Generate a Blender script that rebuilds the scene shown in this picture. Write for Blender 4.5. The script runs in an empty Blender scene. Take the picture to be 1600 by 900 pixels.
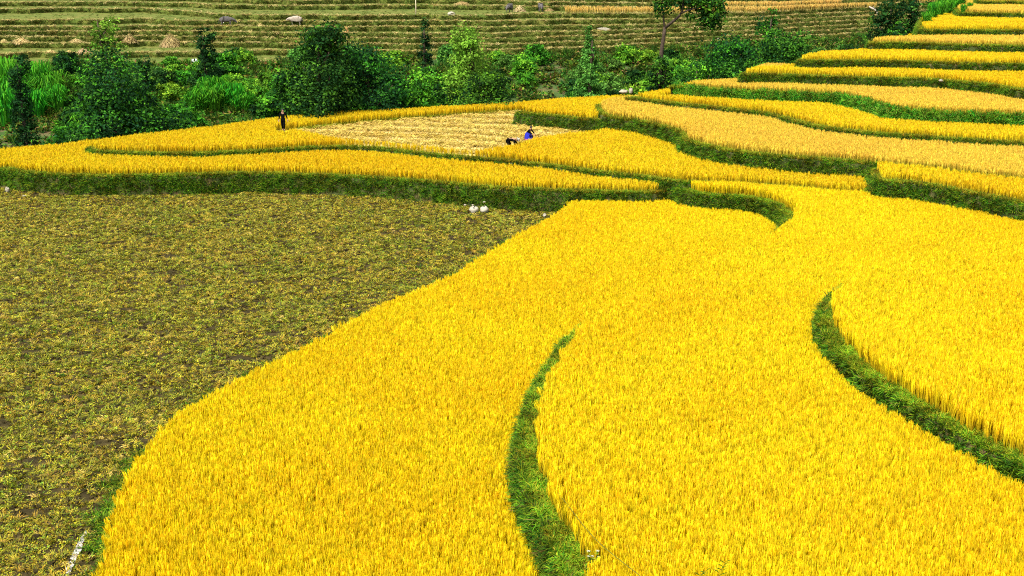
import bpy, bmesh, math, random
import numpy as np
from mathutils import Vector, Matrix

# ------------------------------------------------------------------ camera, sky, sun, exposure
SC = bpy.context.scene
COL = SC.collection
CZ, FPX, PITCH = 16.5, 2000.0, math.atan(540 / 2000.0)
cam_d = bpy.data.cameras.new('camera'); cam = bpy.data.objects.new('camera', cam_d); COL.objects.link(cam)
cam.location = (0, 0, CZ); cam.rotation_euler = (math.pi / 2 - PITCH, 0, 0)
cam_d.sensor_width = 36; cam_d.lens = 36 * FPX / 1600; cam_d.clip_start = .5; cam_d.clip_end = 9000
SC.camera = cam

SUN_EL, SUN_AZ = math.radians(58), math.radians(215)       # azimuth clockwise from +Y: from behind, left of the camera
w = bpy.data.worlds.new('World'); SC.world = w; w.use_nodes = True
wn = w.node_tree.nodes; wl = w.node_tree.links
sky = wn.new('ShaderNodeTexSky'); sky.sky_type = 'NISHITA'; sky.sun_disc = False
sky.sun_elevation = SUN_EL; sky.sun_rotation = SUN_AZ; sky.air_density = 1.2; sky.dust_density = 3.0; sky.ozone_density = .6
hs = wn.new('ShaderNodeHueSaturation'); hs.inputs['Saturation'].default_value = .35
wl.new(sky.outputs[0], hs.inputs['Color']); wl.new(hs.outputs[0], wn['Background'].inputs['Color'])
wn['Background'].inputs['Strength'].default_value = .12
sd = bpy.data.lights.new('sun', 'SUN'); sd.energy = 3.2; sd.angle = math.radians(5); sd.color = (1, .95, .86)
sun = bpy.data.objects.new('sun', sd); COL.objects.link(sun)
sdir = Vector((math.sin(SUN_AZ) * math.cos(SUN_EL), math.cos(SUN_AZ) * math.cos(SUN_EL), math.sin(SUN_EL)))
sun.rotation_euler = sdir.to_track_quat('Z', 'Y').to_euler(); sun.location = (0, 0, 60)
SC.view_settings.view_transform = 'Standard'; SC.view_settings.look = 'None'
SC.view_settings.gamma = 1; SC.view_settings.exposure = 1.0; SC.view_settings.use_curve_mapping = False
SC.render.engine = 'CYCLES'
cy = SC.cycles
cy.max_bounces = 5; cy.diffuse_bounces = 3; cy.glossy_bounces = 2; cy.transmission_bounces = 4; cy.transparent_max_bounces = 4
cy.use_denoising = False
cy.pixel_filter_type = 'BLACKMAN_HARRIS'; cy.filter_width = 1.05

RNG = np.random.default_rng(7)
random.seed(7)

# ------------------------------------------------------------------ helpers: pixels and points
SP, CP = math.sin(PITCH), math.cos(PITCH)
def unproj(px, py, z):
    """point on the level z that the photograph shows at this pixel"""
    a = (px - 800) / FPX; b = (450 - py) / FPX
    dy = CP + b * SP; dz = -SP + b * CP
    t = (z - CZ) / dz
    return (a * t, dy * t, z)
def proj(P):
    P = np.asarray(P, float)
    x = P[:, 0]; y = P[:, 1]; z = P[:, 2] - CZ
    f = y * CP - z * SP; u = y * SP + z * CP
    f = np.where(f > .1, f, .1)
    return 800 + FPX * x / f, 450 - FPX * u / f, f
def in_view(P, m=260, mb=240):
    px, py, f = proj(P)
    return (px > -m) & (px < 1600 + m) & (py < 900 + mb) & (f > 1)

def vnoise(x, y, s, seed=0):
    """smooth value noise in plan"""
    x = np.asarray(x) / s + seed * 17.3; y = np.asarray(y) / s - seed * 9.1
    xi = np.floor(x); yi = np.floor(y); fx = x - xi; fy = y - yi
    def h(a, b):
        v = np.sin(a * 127.1 + b * 311.7 + seed * 74.7) * 43758.5453
        return v - np.floor(v)
    fx = fx * fx * (3 - 2 * fx); fy = fy * fy * (3 - 2 * fy)
    return (h(xi, yi) * (1 - fx) + h(xi + 1, yi) * fx) * (1 - fy) + (h(xi, yi + 1) * (1 - fx) + h(xi + 1, yi + 1) * fx) * fy

def catmull(pts, step=.5, closed=True):
    P = [np.array(p[:2], float) for p in pts]; n = len(P); out = []
    rng = range(n) if closed else range(n - 1)
    for i in rng:
        p1, p2 = P[i], P[(i + 1) % n]
        p0 = P[(i - 1) % n] if closed or i > 0 else 2 * p1 - p2
        p3 = P[(i + 2) % n] if closed or i + 2 < n else 2 * p2 - p1
        L = np.linalg.norm(p2 - p1); k = max(1, int(L / step)); k = min(k, 70)
        # centripetal-ish tangents limited so that long hidden edges stay straight
        m1 = (p2 - p0) * .5; m2 = (p3 - p1) * .5
        for m in (m1, m2):
            l = np.linalg.norm(m)
            if l > L: m *= L / l
        for j in range(k):
            t = j / k; t2 = t * t; t3 = t2 * t
            out.append((2*t3-3*t2+1)*p1 + (t3-2*t2+t)*m1 + (-2*t3+3*t2)*p2 + (t3-t2)*m2)
    if not closed: out.append(P[-1])
    return np.array(out)

def pip(poly, P):
    x, y = P[:, 0], P[:, 1]; ins = np.zeros(len(P), bool)
    bx0, by0 = poly.min(0); bx1, by1 = poly.max(0)
    idx = np.where((x >= bx0) & (x <= bx1) & (y >= by0) & (y <= by1))[0]
    if not len(idx): return ins
    xs, ys = x[idx], y[idx]; r = np.zeros(len(idx), bool)
    a = poly; b = np.roll(poly, -1, 0)
    for (x1, y1), (x2, y2) in zip(a, b):
        if y1 == y2: continue
        c = ((y1 > ys) != (y2 > ys))
        if c.any():
            r ^= c & (xs < (x2 - x1) * (ys - y1) / (y2 - y1) + x1)
    ins[idx] = r
    return ins
def pdist(poly, P, lim=3.0):
    """distance to the outline (capped)"""
    d = np.full(len(P), lim); x, y = P[:, 0], P[:, 1]
    bx0, by0 = poly.min(0) - lim; bx1, by1 = poly.max(0) + lim
    idx = np.where((x >= bx0) & (x <= bx1) & (y >= by0) & (y <= by1))[0]
    if not len(idx): return d
    Q = P[idx][:, :2]; dd = np.full(len(idx), lim * lim)
    a = poly; b = np.roll(poly, -1, 0)
    for p, q in zip(a, b):
        near = np.where((Q[:, 0] > min(p[0], q[0]) - lim) & (Q[:, 0] < max(p[0], q[0]) + lim) & (Q[:, 1] > min(p[1], q[1]) - lim) & (Q[:, 1] < max(p[1], q[1]) + lim))[0]
        if not len(near): continue
        e = q - p; l2 = e @ e
        if l2 < 1e-9: continue
        W = Q[near] - p; t = np.clip(W @ e / l2, 0, 1)
        v = W - t[:, None] * e
        dd[near] = np.minimum(dd[near], (v * v).sum(1))
    d[idx] = np.sqrt(dd)
    return d

# ------------------------------------------------------------------ helpers: objects
def tag(o, label=None, cat=None, group=None, kind=None):
    if label: o['label'] = label
    if cat: o['category'] = cat
    if group: o['group'] = group
    if kind: o['kind'] = kind
    return o
def mesh_obj(name, V, F, mat, parent=None, smooth=False, cols=None, mats=None, midx=None, link=True):
    me = bpy.data.meshes.new(name)
    V = np.asarray(V, np.float32)
    me.from_pydata(V.tolist() if len(V) < 2000 else [tuple(v) for v in V], [], [tuple(int(i) for i in f) for f in F])
    for m in (mats or [mat]): me.materials.append(m)
    if midx is not None: me.polygons.foreach_set('material_index', np.asarray(midx, np.int32))
    if cols is not None:
        ca = me.color_attributes.new('Col', 'FLOAT_COLOR', 'POINT')
        c = np.ones((len(V), 4), np.float32); c[:, :3] = cols
        ca.data.foreach_set('color', c.ravel())
    if smooth: me.polygons.foreach_set('use_smooth', np.ones(len(me.polygons), bool))
    me.update()
    o = bpy.data.objects.new(name, me)
    if link: COL.objects.link(o)
    if parent is not None: o.parent = parent
    return o
def empty(name, loc, rz=0):
    o = bpy.data.objects.new(name, None); COL.objects.link(o); o.location = loc; o.rotation_euler = (0, 0, rz)
    o.empty_display_size = .2
    return o
class MB:
    """collects geometry for one mesh object"""
    def __init__(s): s.V = []; s.F = []; s.C = []
    def add(s, V, F, c=(1, 1, 1)):
        n = len(s.V); s.V += [tuple(map(float, v)) for v in V]; s.F += [tuple(i + n for i in f) for f in F]
        s.C += [c] * len(V)
    def tube(s, pts, rad, k=6, c=(1, 1, 1), cap=True):
        pts = [Vector(p) for p in pts]; V = []; F = []
        for i, p in enumerate(pts):
            d = (pts[min(i + 1, len(pts) - 1)] - pts[max(i - 1, 0)]).normalized()
            a = d.orthogonal().normalized() if abs(d.z) > .95 else d.cross(Vector((0, 0, 1))).normalized(); b = d.cross(a)
            r = rad[i] if hasattr(rad, '__len__') else rad
            for j in range(k):
                t = 2 * math.pi * j / k; V.append(p + a * math.cos(t) * r + b * math.sin(t) * r)
        for i in range(len(pts) - 1):
            for j in range(k):
                F.append((i*k+j, i*k+(j+1) % k, (i+1)*k+(j+1) % k, (i+1)*k+j))
        if cap: F.append(tuple(range(k))[::-1]); F.append(tuple((len(pts)-1)*k + j for j in range(k)))
        s.add(V, F, c)
    def blob(s, c0, r, seed=0, amp=.15, c=(1, 1, 1), nu=10, nv=7):
        rg = random.Random(seed); V = []; F = []
        ph = [rg.uniform(0, 6.28) for _ in range(6)]
        for i in range(nv + 1):
            th = math.pi * i / nv
            for j in range(nu):
                p = 2 * math.pi * j / nu
                k = 1 + amp * (math.sin(2*p+ph[0]) * math.sin(th*2+ph[1]) + .6*math.sin(3*p+ph[2]+th*3) + .5*math.cos(5*th+ph[3]+p))
                V.append((c0[0]+r[0]*k*math.sin(th)*math.cos(p), c0[1]+r[1]*k*math.sin(th)*math.sin(p), c0[2]+r[2]*k*math.cos(th)))
        for i in range(nv):
            for j in range(nu):
                F.append((i*nu+j, (i+1)*nu+j, (i+1)*nu+(j+1) % nu, i*nu+(j+1) % nu))
        s.add(V, F, c)
    def strip(s, pts, wid, side, c0=(1, 1, 1), c1=None):
        """a blade: centre points, widths, side vector, colour from base to tip"""
        c1 = c1 or c0; n = len(s.V); m = len(pts)
        for i, (p, wd) in enumerate(zip(pts, wid)):
            t = i / (m - 1); c = tuple(c0[k] * (1 - t) + c1[k] * t for k in range(3))
            for sg in (-1, 1):
                s.V.append((p[0] + sg*side[0]*wd, p[1] + sg*side[1]*wd, p[2] + sg*side[2]*wd)); s.C.append(c)
        for i in range(m - 1):
            a = n + 2*i; s.F.append((a, a+1, a+3, a+2))
    def build(s, name, mat, parent=None, smooth=False, link=True):
        return mesh_obj(name, s.V, s.F, mat, parent, smooth, np.array(s.C), link=link)

# ------------------------------------------------------------------ materials
def nt(name):
    m = bpy.data.materials.new(name); m.use_nodes = True
    return m, m.node_tree.nodes, m.node_tree.links, m.node_tree.nodes['Principled BSDF']
def mat_leaf(name, transl=.25, hv=.03, vv=.35, patch=None, rough=.6, spec=.25):
    """plant matter: colour from the mesh, varied plant by plant and in natural patches over the ground"""
    m, N, L, B = nt(name)
    at = N.new('ShaderNodeAttribute'); at.attribute_name = 'Col'
    oi = N.new('ShaderNodeObjectInfo'); h = N.new('ShaderNodeHueSaturation')
    mr = N.new('ShaderNodeMapRange'); mr.inputs[3].default_value = .5 - hv; mr.inputs[4].default_value = .5 + hv
    L.new(oi.outputs['Random'], mr.inputs[0]); L.new(mr.outputs[0], h.inputs['Hue'])
    m2 = N.new('ShaderNodeMath'); m2.operation = 'MULTIPLY'; m2.inputs[1].default_value = 7.31
    m3 = N.new('ShaderNodeMath'); m3.operation = 'FRACT'; L.new(oi.outputs['Random'], m2.inputs[0]); L.new(m2.outputs[0], m3.inputs[0])
    mv = N.new('ShaderNodeMapRange'); mv.inputs[3].default_value = 1 - vv; mv.inputs[4].default_value = 1 + vv * .6
    L.new(m3.outputs[0], mv.inputs[0]); L.new(mv.outputs[0], h.inputs['Value']); L.new(at.outputs['Color'], h.inputs['Color'])
    out = h.outputs[0]
    if patch:
        scale, col, amt = patch
        g = N.new('ShaderNodeNewGeometry'); nz = N.new('ShaderNodeTexNoise'); nz.inputs['Scale'].default_value = scale; nz.inputs['Detail'].default_value = 3
        L.new(g.outputs['Position'], nz.inputs['Vector'])
        r = N.new('ShaderNodeMapRange'); r.inputs[1].default_value = .42; r.inputs[2].default_value = .66; r.inputs[4].default_value = amt
        L.new(nz.outputs['Fac'], r.inputs[0])
        mx = N.new('ShaderNodeMix'); mx.data_type = 'RGBA'; mx.blend_type = 'MULTIPLY'; mx.inputs[7].default_value = (*col, 1)
        L.new(r.outputs[0], mx.inputs[0]); L.new(out, mx.inputs[6]); out = mx.outputs[2]
    L.new(out, B.inputs['Base Color']); B.inputs['Roughness'].default_value = rough; B.inputs['Specular IOR Level'].default_value = spec
    tr = N.new('ShaderNodeBsdfTranslucent'); L.new(out, tr.inputs['Color'])
    ms = N.new('ShaderNodeMixShader'); ms.inputs[0].default_value = transl
    L.new(B.outputs[0], ms.inputs[1]); L.new(tr.outputs[0], ms.inputs[2]); L.new(ms.outputs[0], N['Material Output'].inputs['Surface'])
    return m
def mat_ground(name, stops, scale=1.5, detail=8, bump=.4, bscale=6, rough=.95, stretch=(1, 1, 1)):
    m, N, L, B = nt(name)
    g = N.new('ShaderNodeNewGeometry'); mp = N.new('ShaderNodeMapping'); mp.inputs['Scale'].default_value = stretch
    L.new(g.outputs['Position'], mp.inputs['Vector'])
    nz = N.new('ShaderNodeTexNoise'); nz.inputs['Scale'].default_value = scale; nz.inputs['Detail'].default_value = detail; nz.inputs['Roughness'].default_value = .7
    L.new(mp.outputs[0], nz.inputs['Vector'])
    cr = N.new('ShaderNodeValToRGB'); e = cr.color_ramp.elements
    for i, (p, c) in enumerate(stops):
        el = e[i] if i < 2 else e.new(p)
        el.position = p; el.color = (*c, 1)
    L.new(nz.outputs['Fac'], cr.inputs[0]); L.new(cr.outputs[0], B.inputs['Base Color']); B.inputs['Roughness'].default_value = rough
    B.inputs['Specular IOR Level'].default_value = .15
    n2 = N.new('ShaderNodeTexNoise'); n2.inputs['Scale'].default_value = bscale; n2.inputs['Detail'].default_value = 6; L.new(mp.outputs[0], n2.inputs['Vector'])
    bp = N.new('ShaderNodeBump'); bp.inputs['Strength'].default_value = bump; bp.inputs['Distance'].default_value = .1
    L.new(n2.outputs['Fac'], bp.inputs['Height']); L.new(bp.outputs[0], B.inputs['Normal'])
    return m
def mat_plain(name, col, rough=.8, spec=.3, var=.25, scale=6):
    d = tuple(c * (1 - var) for c in col); u = tuple(min(1, c * (1 + var)) for c in col)
    m = mat_ground(name, [(.3, d), (.7, u)], scale, 4, .15, scale * 3, rough); m.node_tree.nodes['Principled BSDF'].inputs['Specular IOR Level'].default_value = spec
    return m
M = {}
M['rice'] = mat_leaf('ripe_rice', .36, .008, .2, (.11, (.99, .91, .8), 1.0))
M['ricefar'] = mat_leaf('ripe_rice_amber', .36, .008, .18, (.16, (1, .93, 1), .8))
M['weed'] = mat_leaf('bank_weeds', .25, .022, .6, (.8, (.75, .55, .5), 1.0), .7, .1)
M['moss'] = mat_leaf('fallow_growth', .15, .03, .45, (.35, (.75, .95, .8), .9))
M['straw'] = mat_leaf('dry_straw', .12, .012, .3, (.25, (.96, .88, .7), .8))
M['tree'] = mat_leaf('tree_leaf', .28, .015, .15, None, .75, .08)
M['tallgrass'] = mat_leaf('tall_grass_leaf', .35, .015, .2, None, .75, .06)
M['mud'] = mat_ground('paddy_mud', [(.3, (.045, .03, .012)), (.7, (.11, .075, .03))], 1.2)
M['bank'] = mat_ground('bank_earth', [(.3, (.03, .05, .01)), (.48, (.055, .07, .018)), (.68, (.14, .085, .04))], 1.3)
M['fallow'] = mat_ground('fallow_earth', [(.3, (.016, .012, .004)), (.5, (.04, .03, .008)), (.75, (.085, .06, .02))], 2.2, 8, .6, 9)
M['strawground'] = mat_ground('stubble_ground', [(.3, (.34, .24, .06)), (.55, (.52, .39, .12)), (.8, (.62, .49, .2))], 1.6, 8, .6, 9, stretch=(1, .5, 1))
M['ravine'] = mat_ground('ravine_earth', [(.3, (.02, .05, .01)), (.5, (.05, .09, .02)), (.62, (.12, .09, .04)), (.8, (.2, .11, .05))], .35)
M['farterrace'] = mat_ground('far_terrace_earth', [(.3, (.055, .1, .014)), (.5, (.105, .13, .02)), (.72, (.19, .15, .04))], .7, 8, .6, 3, stretch=(.5, 1, 1))
M['hill'] = mat_ground('hillside_grass', [(.3, (.05, .09, .04)), (.7, (.12, .13, .06))], .1)
M['bark'] = mat_plain('bark', (.07, .05, .035), .9, .1, .4, 5)
M['palebark'] = mat_plain('pale_bark', (.45, .4, .33), .9, .1, .25, 5)
M['stone'] = mat_plain('pale_stone', (.3, .27, .2), .9, .2, .25, 4)
M['white'] = mat_plain('woven_sack', (.37, .34, .26), .8, .2, .12, 9)
M['blackcloth'] = mat_plain('black_cloth', (.005, .005, .005), .95, .03, .3, 12)
M['bluecloth'] = mat_plain('blue_cloth', (.012, .016, .3), .8, .2, .3, 14)
M['pinkcloth'] = mat_plain('pink_trim', (.35, .08, .25), .8, .2, .2, 14)
M['skin'] = mat_plain('skin', (.36, .2, .12), .6, .3, .1, 10)
M['hair'] = mat_plain('black_hair', (.01, .009, .008), .5, .4, .2, 30)
M['hide'] = mat_plain('buffalo_hide', (.09, .08, .075), .8, .2, .35, 3)
M['palehide'] = mat_plain('dusty_hide', (.34, .28, .22), .8, .2, .25, 3)
M['horn'] = mat_plain('horn', (.1, .09, .08), .5, .4, .2, 10)
M['cane'] = mat_plain('bamboo_pole', (.5, .42, .28), .7, .3, .2, 4)
M['sheet'] = mat_plain('plastic_sheet', (.7, .75, .78), .4, .5, .1, 6)
mw, N_, L_, B_ = nt('channel_water'); B_.inputs['Base Color'].default_value = (.4, .385, .35, 1); B_.inputs['Roughness'].default_value = .45
nz = N_.new('ShaderNodeTexNoise'); nz.inputs['Scale'].default_value = 7; bp = N_.new('ShaderNodeBump'); bp.inputs['Strength'].default_value = .6
L_.new(nz.outputs['Fac'], bp.inputs['Height']); L_.new(bp.outputs[0], B_.inputs['Normal']); M['water'] = mw

# ------------------------------------------------------------------ terraces: levels and outlines traced on them
RH = .66
def loop(level, pts): return catmull([unproj(p[0], p[1], level + (p[2] if len(p) > 2 else 0)) for p in pts])
def up(pts, dz=RH): return [(p[0], p[1], dz) for p in pts]
TER = {}
def terrace(key, level, pts, slope=.22, label=''):
    TER[key] = dict(z=level, poly=loop(level, pts), slope=slope, label=label)
TER['A'] = dict(z=0, poly=np.array([(-80, -20), (55, -20), (55, 78), (5, 88), (-30, 92), (-48, 86), (-80, 84)], float), slope=.2, label='fallow terrace floor with rough olive weeds and clods')
terrace('B', .25, up([(120, 1040), (140, 950), (148, 900), (155, 870), (165, 830), (180, 775), (200, 730), (230, 690), (270, 645), (330, 610), (400, 575), (430, 560), (500, 525), (550, 495), (600, 470), (700, 430), (740, 405), (800, 370), (850, 342), (872, 328), (888, 313)])
        + [(885, 300), (1000, 292), (1130, 298), (1270, 330), (1330, 420), (1200, 520), (1000, 620), (960, 760), (1100, 1040)], label='low paddy terrace that curves round the fallow field')
terrace('G', 1.3, [(-350, 256), (-100, 262), (0, 266), (50, 272), (100, 276), (200, 277), (300, 275), (400, 273), (500, 276), (600, 281), (700, 289), (775, 296), (865, 300), (930, 302), (1010, 303), (1050, 298), (1040, 280), (800, 245), (500, 225), (300, 225)]
        + up([(150, 214), (100, 221), (0, 229), (-100, 236), (-350, 243)]), label='long paddy terrace above the weedy bank')
terrace('C', 1.6, [(950, 1040), (893, 920), (875, 875), (855, 825), (832, 780), (818, 740), (815, 700), (822, 660), (835, 620), (852, 585), (872, 552), (892, 526), (930, 500), (1000, 465), (1100, 425), (1180, 388), (1218, 362), (1228, 348), (1230, 338), (1220, 328), (1200, 318), (1175, 312), (1150, 309), (1110, 307), (1070, 300), (1060, 285), (1200, 280), (1400, 285), (1600, 325), (2050, 400), (2050, 1040)], label='paddy terrace with a hooked grassy bank')
FL = 1.95
terrace('F', FL, [(150, 238), (200, 241), (300, 242), (400, 238), (460, 234), (510, 232), (560, 232), (600, 235), (700, 246), (775, 252), (850, 260), (925, 270), (1000, 278), (1050, 285), (1105, 289), (1150, 290), (1250, 297), (1300, 303), (1370, 305), (1450, 290), (1300, 235), (1100, 200), (1000, 180), (900, 170)]
        + up([(868, 153), (800, 157.5), (650, 166), (550, 171), (450, 178.5), (400, 185), (250, 204), (200, 208), (140, 218)]), label='partly harvested paddy terrace where people work')
terrace('D', 2.55, [(1720, 785), (1600, 728), (1550, 705), (1500, 680), (1450, 650), (1400, 620), (1360, 595), (1330, 570), (1305, 545), (1287, 515), (1285, 490), (1295, 470), (1310, 455), (1350, 435), (1420, 415), (1520, 398), (1700, 388), (2000, 390), (2050, 500), (2050, 900)], label='paddy terrace behind the upper curved green bund')
terrace('J', 2.85, [(806, 177), (875, 184), (930, 189), (1000, 185), (1000, 160)] + up([(975, 146), (940, 147), (860, 152), (815, 164)]), label='small paddy terrace at the corner of the stubble')
terrace('E', 3.05, [(1362, 268), (1375, 284), (1390, 286), (1425, 288), (1475, 296), (1525, 306), (1600, 320), (1950, 385), (1950, 300), (1600, 255), (1450, 245), (1375, 250)], label='paddy terrace above the tall dark green bank')
terrace('K', 3.3, [(950, 184), (1000, 191), (1050, 204), (1066, 211), (1072, 221), (1125, 235), (1175, 242), (1250, 249), (1325, 254), (1362, 258), (1480, 272), (1600, 285), (1950, 312), (1950, 215), (1600, 200), (1300, 175), (1100, 150)] + up([(1000, 145), (975, 147)]) + [(938, 165), (936, 174)], label='wide amber paddy terrace above the workers')
terrace('L', 3.95, [(990, 154), (1000, 157), (1050, 163), (1100, 168), (1150, 174), (1200, 180), (1230, 188), (1280, 200), (1330, 207), (1400, 213), (1500, 220), (1600, 226), (1950, 242), (1950, 170), (1600, 170), (1300, 140), (1100, 134)] + up([(1045, 134), (985, 143)]), label='narrow paddy terrace under the broad grassy bank')
terrace('M', 4.95, [(1047, 137), (1065, 136), (1100, 140), (1200, 146), (1300, 150), (1340, 157), (1375, 166), (1400, 173), (1500, 179), (1600, 183), (1950, 190), (1950, 125), (1600, 125), (1300, 112), (1190, 108)] + up([(1160, 117), (1062, 124)]), slope=.75, label='paddy terrace above the broad grassy bank')
terrace('N', 6.0, [(1158, 119), (1175, 118), (1200, 118), (1300, 122), (1400, 125), (1450, 126), (1500, 130), (1550, 135), (1600, 143), (1950, 165), (1950, 95), (1600, 90), (1400, 88), (1280, 88)] + up([(1255, 95), (1172, 102)]), label='upper paddy terrace with a white stone on its bank')
terrace('O', 6.95, [(1250, 97), (1300, 97), (1400, 98), (1500, 101), (1600, 103), (1950, 112), (1950, 62), (1600, 60), (1400, 62)] + up([(1360, 71), (1262, 80)]), label='upper paddy terrace below the three highest strips')
terrace('P', 7.9, [(1359, 70), (1400, 69), (1500, 72), (1600, 74), (1950, 80), (1950, 42), (1600, 40), (1500, 42)] + up([(1445, 50), (1370, 55)]), label='upper paddy terrace beside a round dark bush')
terrace('Q', 8.7, [(1443, 49), (1500, 49), (1600, 50), (1950, 54), (1950, 18), (1600, 15), (1520, 20), (1470, 22), (1440, 32)], label='high paddy terrace next to bright tall grass')
terrace('R', 9.5, [(1500, 22), (1550, 23), (1600, 24), (1950, 27), (1950, -5), (1600, -5), (1520, -2), (1495, 6)], label='second highest paddy strip')
terrace('S', 10.2, [(1530, 4), (1600, 5), (1950, 6), (1950, -12), (1600, -12), (1540, -8)], label='highest paddy strip at the crest')
ORDER = sorted(TER, key=lambda k: TER[k]['z'])

def outline_normals(poly):
    t = np.roll(poly, -1, 0) - np.roll(poly, 1, 0); t /= np.linalg.norm(t, axis=1)[:, None] + 1e-9
    area = .5 * np.sum(poly[:, 0] * np.roll(poly[:, 1], -1) - np.roll(poly[:, 0], -1) * poly[:, 1])
    n = np.stack([t[:, 1], -t[:, 0]], 1)
    return n if area > 0 else -n
def bank_off(depth, slope): return .05 + slope * np.minimum(depth, 1.6) + .1 * np.maximum(depth - 1.6, 0)

for k in ORDER:
    T = TER[k]; poly = T['poly']; z = T['z']
    n = outline_normals(poly); T['n'] = n
    if k == 'A': depths = [0, .3, 6]
    else: depths = [0, .06, .25, .6, 1.0, 1.5, 2.2, z + 4.5]
    m = len(poly); V = []; F = []
    for di, dp in enumerate(depths):
        o = 0 if di == 0 else bank_off(dp, T['slope'])
        wob = 0 if di == 0 else (vnoise(poly[:, 0] + dp * 3, poly[:, 1] - dp * 2, .8, 3) - .5) * .16
        ring = poly + n * (o + wob)[:, None] if np.ndim(wob) else poly + n * o
        V += [(p[0], p[1], z - dp) for p in ring]
    for r in range(len(depths) - 1):
        for i in range(m):
            F.append((r*m+i, r*m+(i+1) % m, (r+1)*m+(i+1) % m, (r+1)*m+i))
    F.append(tuple(range(m)))
    midx = [1] * (len(F) - 1) + [0]
    o = mesh_obj('terrace', V, F, None, mats=[M['fallow'] if k == 'A' else M['mud'], M['bank']], midx=midx)
    bm = bmesh.new(); bm.from_mesh(o.data); bmesh.ops.triangulate(bm, faces=[f for f in bm.faces if len(f.verts) > 4]); bmesh.ops.recalc_face_normals(bm, faces=bm.faces); bm.to_mesh(o.data); bm.free()
    tag(o, T['label'], None, None, 'structure'); T['obj'] = o

def higher(key, P, margin):
    """True where a higher terrace (with its bank) stands"""
    r = np.zeros(len(P), bool)
    for k in ORDER:
        if k == 'A' or TER[k]['z'] <= TER[key]['z']: continue
        po = TER[k]['poly']
        if TER[k]['slope'] > .5: mg = margin + .7
        else: mg = margin
        r |= pip(po, P) | (pdist(po, P, mg + .01) < mg)
    return r
def ground_below(key, P):
    h = np.zeros(len(P))
    for k in ORDER:
        if k == 'A' or TER[k]['z'] >= TER[key]['z']: continue
        h = np.where(pip(TER[k]['poly'], P), np.maximum(h, TER[k]['z']), h)
    return h

# ------------------------------------------------------------------ ravine, hillside, far terraces
edge = [(-350, 243, 2.7), (0, 229, 2.7), (200, 208, 2.7), (450, 179, 2.7), (800, 159, 2.7), (980, 147, 3.9), (1045, 134, 4.6), (1160, 117, 5.6), (1255, 95, 6.6), (1360, 71, 7.5), (1445, 50, 8.5), (1500, 28, 9.2), (1540, -5, 10.5)]
EP = np.array([unproj(*e)[:2] for e in edge]); EP = EP[np.argsort(EP[:, 0])]
def near_edge(x): return np.interp(x, EP[:, 0], EP[:, 1]) + np.maximum(x - EP[-1, 0], 0) * 1.2
LX = np.array([-250, 0, 200, 400, 650, 875, 1125, 1350, 1600, 1900], float)
LINES = [[109,105,103,98,92,86,72,58,48,40],[87,84,82,80,80,75,65,52,43,36],[70,68,66,68,70,67,58,46,38,31],[60,58,57,60,61,58,51,40,33,26],
         [52,50,49,52,53,50,44,34,28,21],[43,42,41,42,43,41,37,28,23,16],[32,31,30,34,34,32,29,23,18,11],[15,14,13,25,24,22,21,17,13,6],[5,4,3,10,8,11,12,11,8,1],
         [-5,-6,-7,1,-1,4,5,5,2,-4]]
for i in range(4): LINES.append([v - 8 + (i % 2) for v in LINES[-1]])
FZ0, FDZ = 1.9, .6
FAR = []
for k, ys in enumerate(LINES):
    xs = np.linspace(-250, 1900, 240); yy = np.interp(xs, LX, ys)
    for _ in range(14): yy = np.convolve(np.pad(yy, 1, mode='edge'), [.25, .5, .25], 'valid')
    yy = yy + (vnoise(xs, xs * 0 + k * 37, 60, 4) - .5) * 3.0 + (vnoise(xs, xs * 0 + k * 11, 18, 5) - .5) * 1.2
    zk = FZ0 + FDZ * k
    P = np.array([unproj(a, b, zk) for a, b in zip(xs, yy)])
    if FAR:                                             # keep each lip behind the one below
        lim = np.interp(P[:, 0], FAR[-1][:, 0], FAR[-1][:, 1]) + .9
        P[:, 1] = np.maximum(P[:, 1], lim)
    FAR.append(P)
def far_edge(x): return np.interp(x, FAR[0][:, 0], FAR[0][:, 1])
def terrain(x, y):
    a = near_edge(x) + 1.0; b = far_edge(x) - .4
    s = np.clip((y - a) / np.maximum(b - a, 6), 0, 1)
    s2 = np.clip((s - .18) / .82, 0, 1)
    z = -3.2 + (FZ0 - .15 + 3.2) * s2 ** 1.15
    return z + (vnoise(x, y, 6, 1) - .5) * 1.4 * np.sin(np.pi * np.clip(s, 0, 1)) - .3 * (s <= 0)
gx = np.linspace(-95, 130, 180); gy = np.linspace(60, 215, 130)
V = []; F = []
for j in range(130):
    for i in range(180):
        x, y = gx[i], gy[j]; V.append((x, y, float(terrain(x, y)) if y < far_edge(x) + .4 else FZ0 - 1.2))
for j in range(129):
    for i in range(179): F.append((j*180+i, j*180+i+1, (j+1)*180+i+1, (j+1)*180+i))
tag(mesh_obj('ravine', V, F, M['ravine'], smooth=True), 'overgrown ravine slope between the rice terraces and the far hillside', None, None, 'structure')
S_ = 3000
tag(mesh_obj('ground', [(-S_, -S_, -5.2), (S_, -S_, -5.2), (S_, S_, -5.2), (-S_, S_, -5.2)], [(0, 1, 2, 3)], M['hill']), 'valley floor reaching to the horizon', None, None, 'structure')
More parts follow.
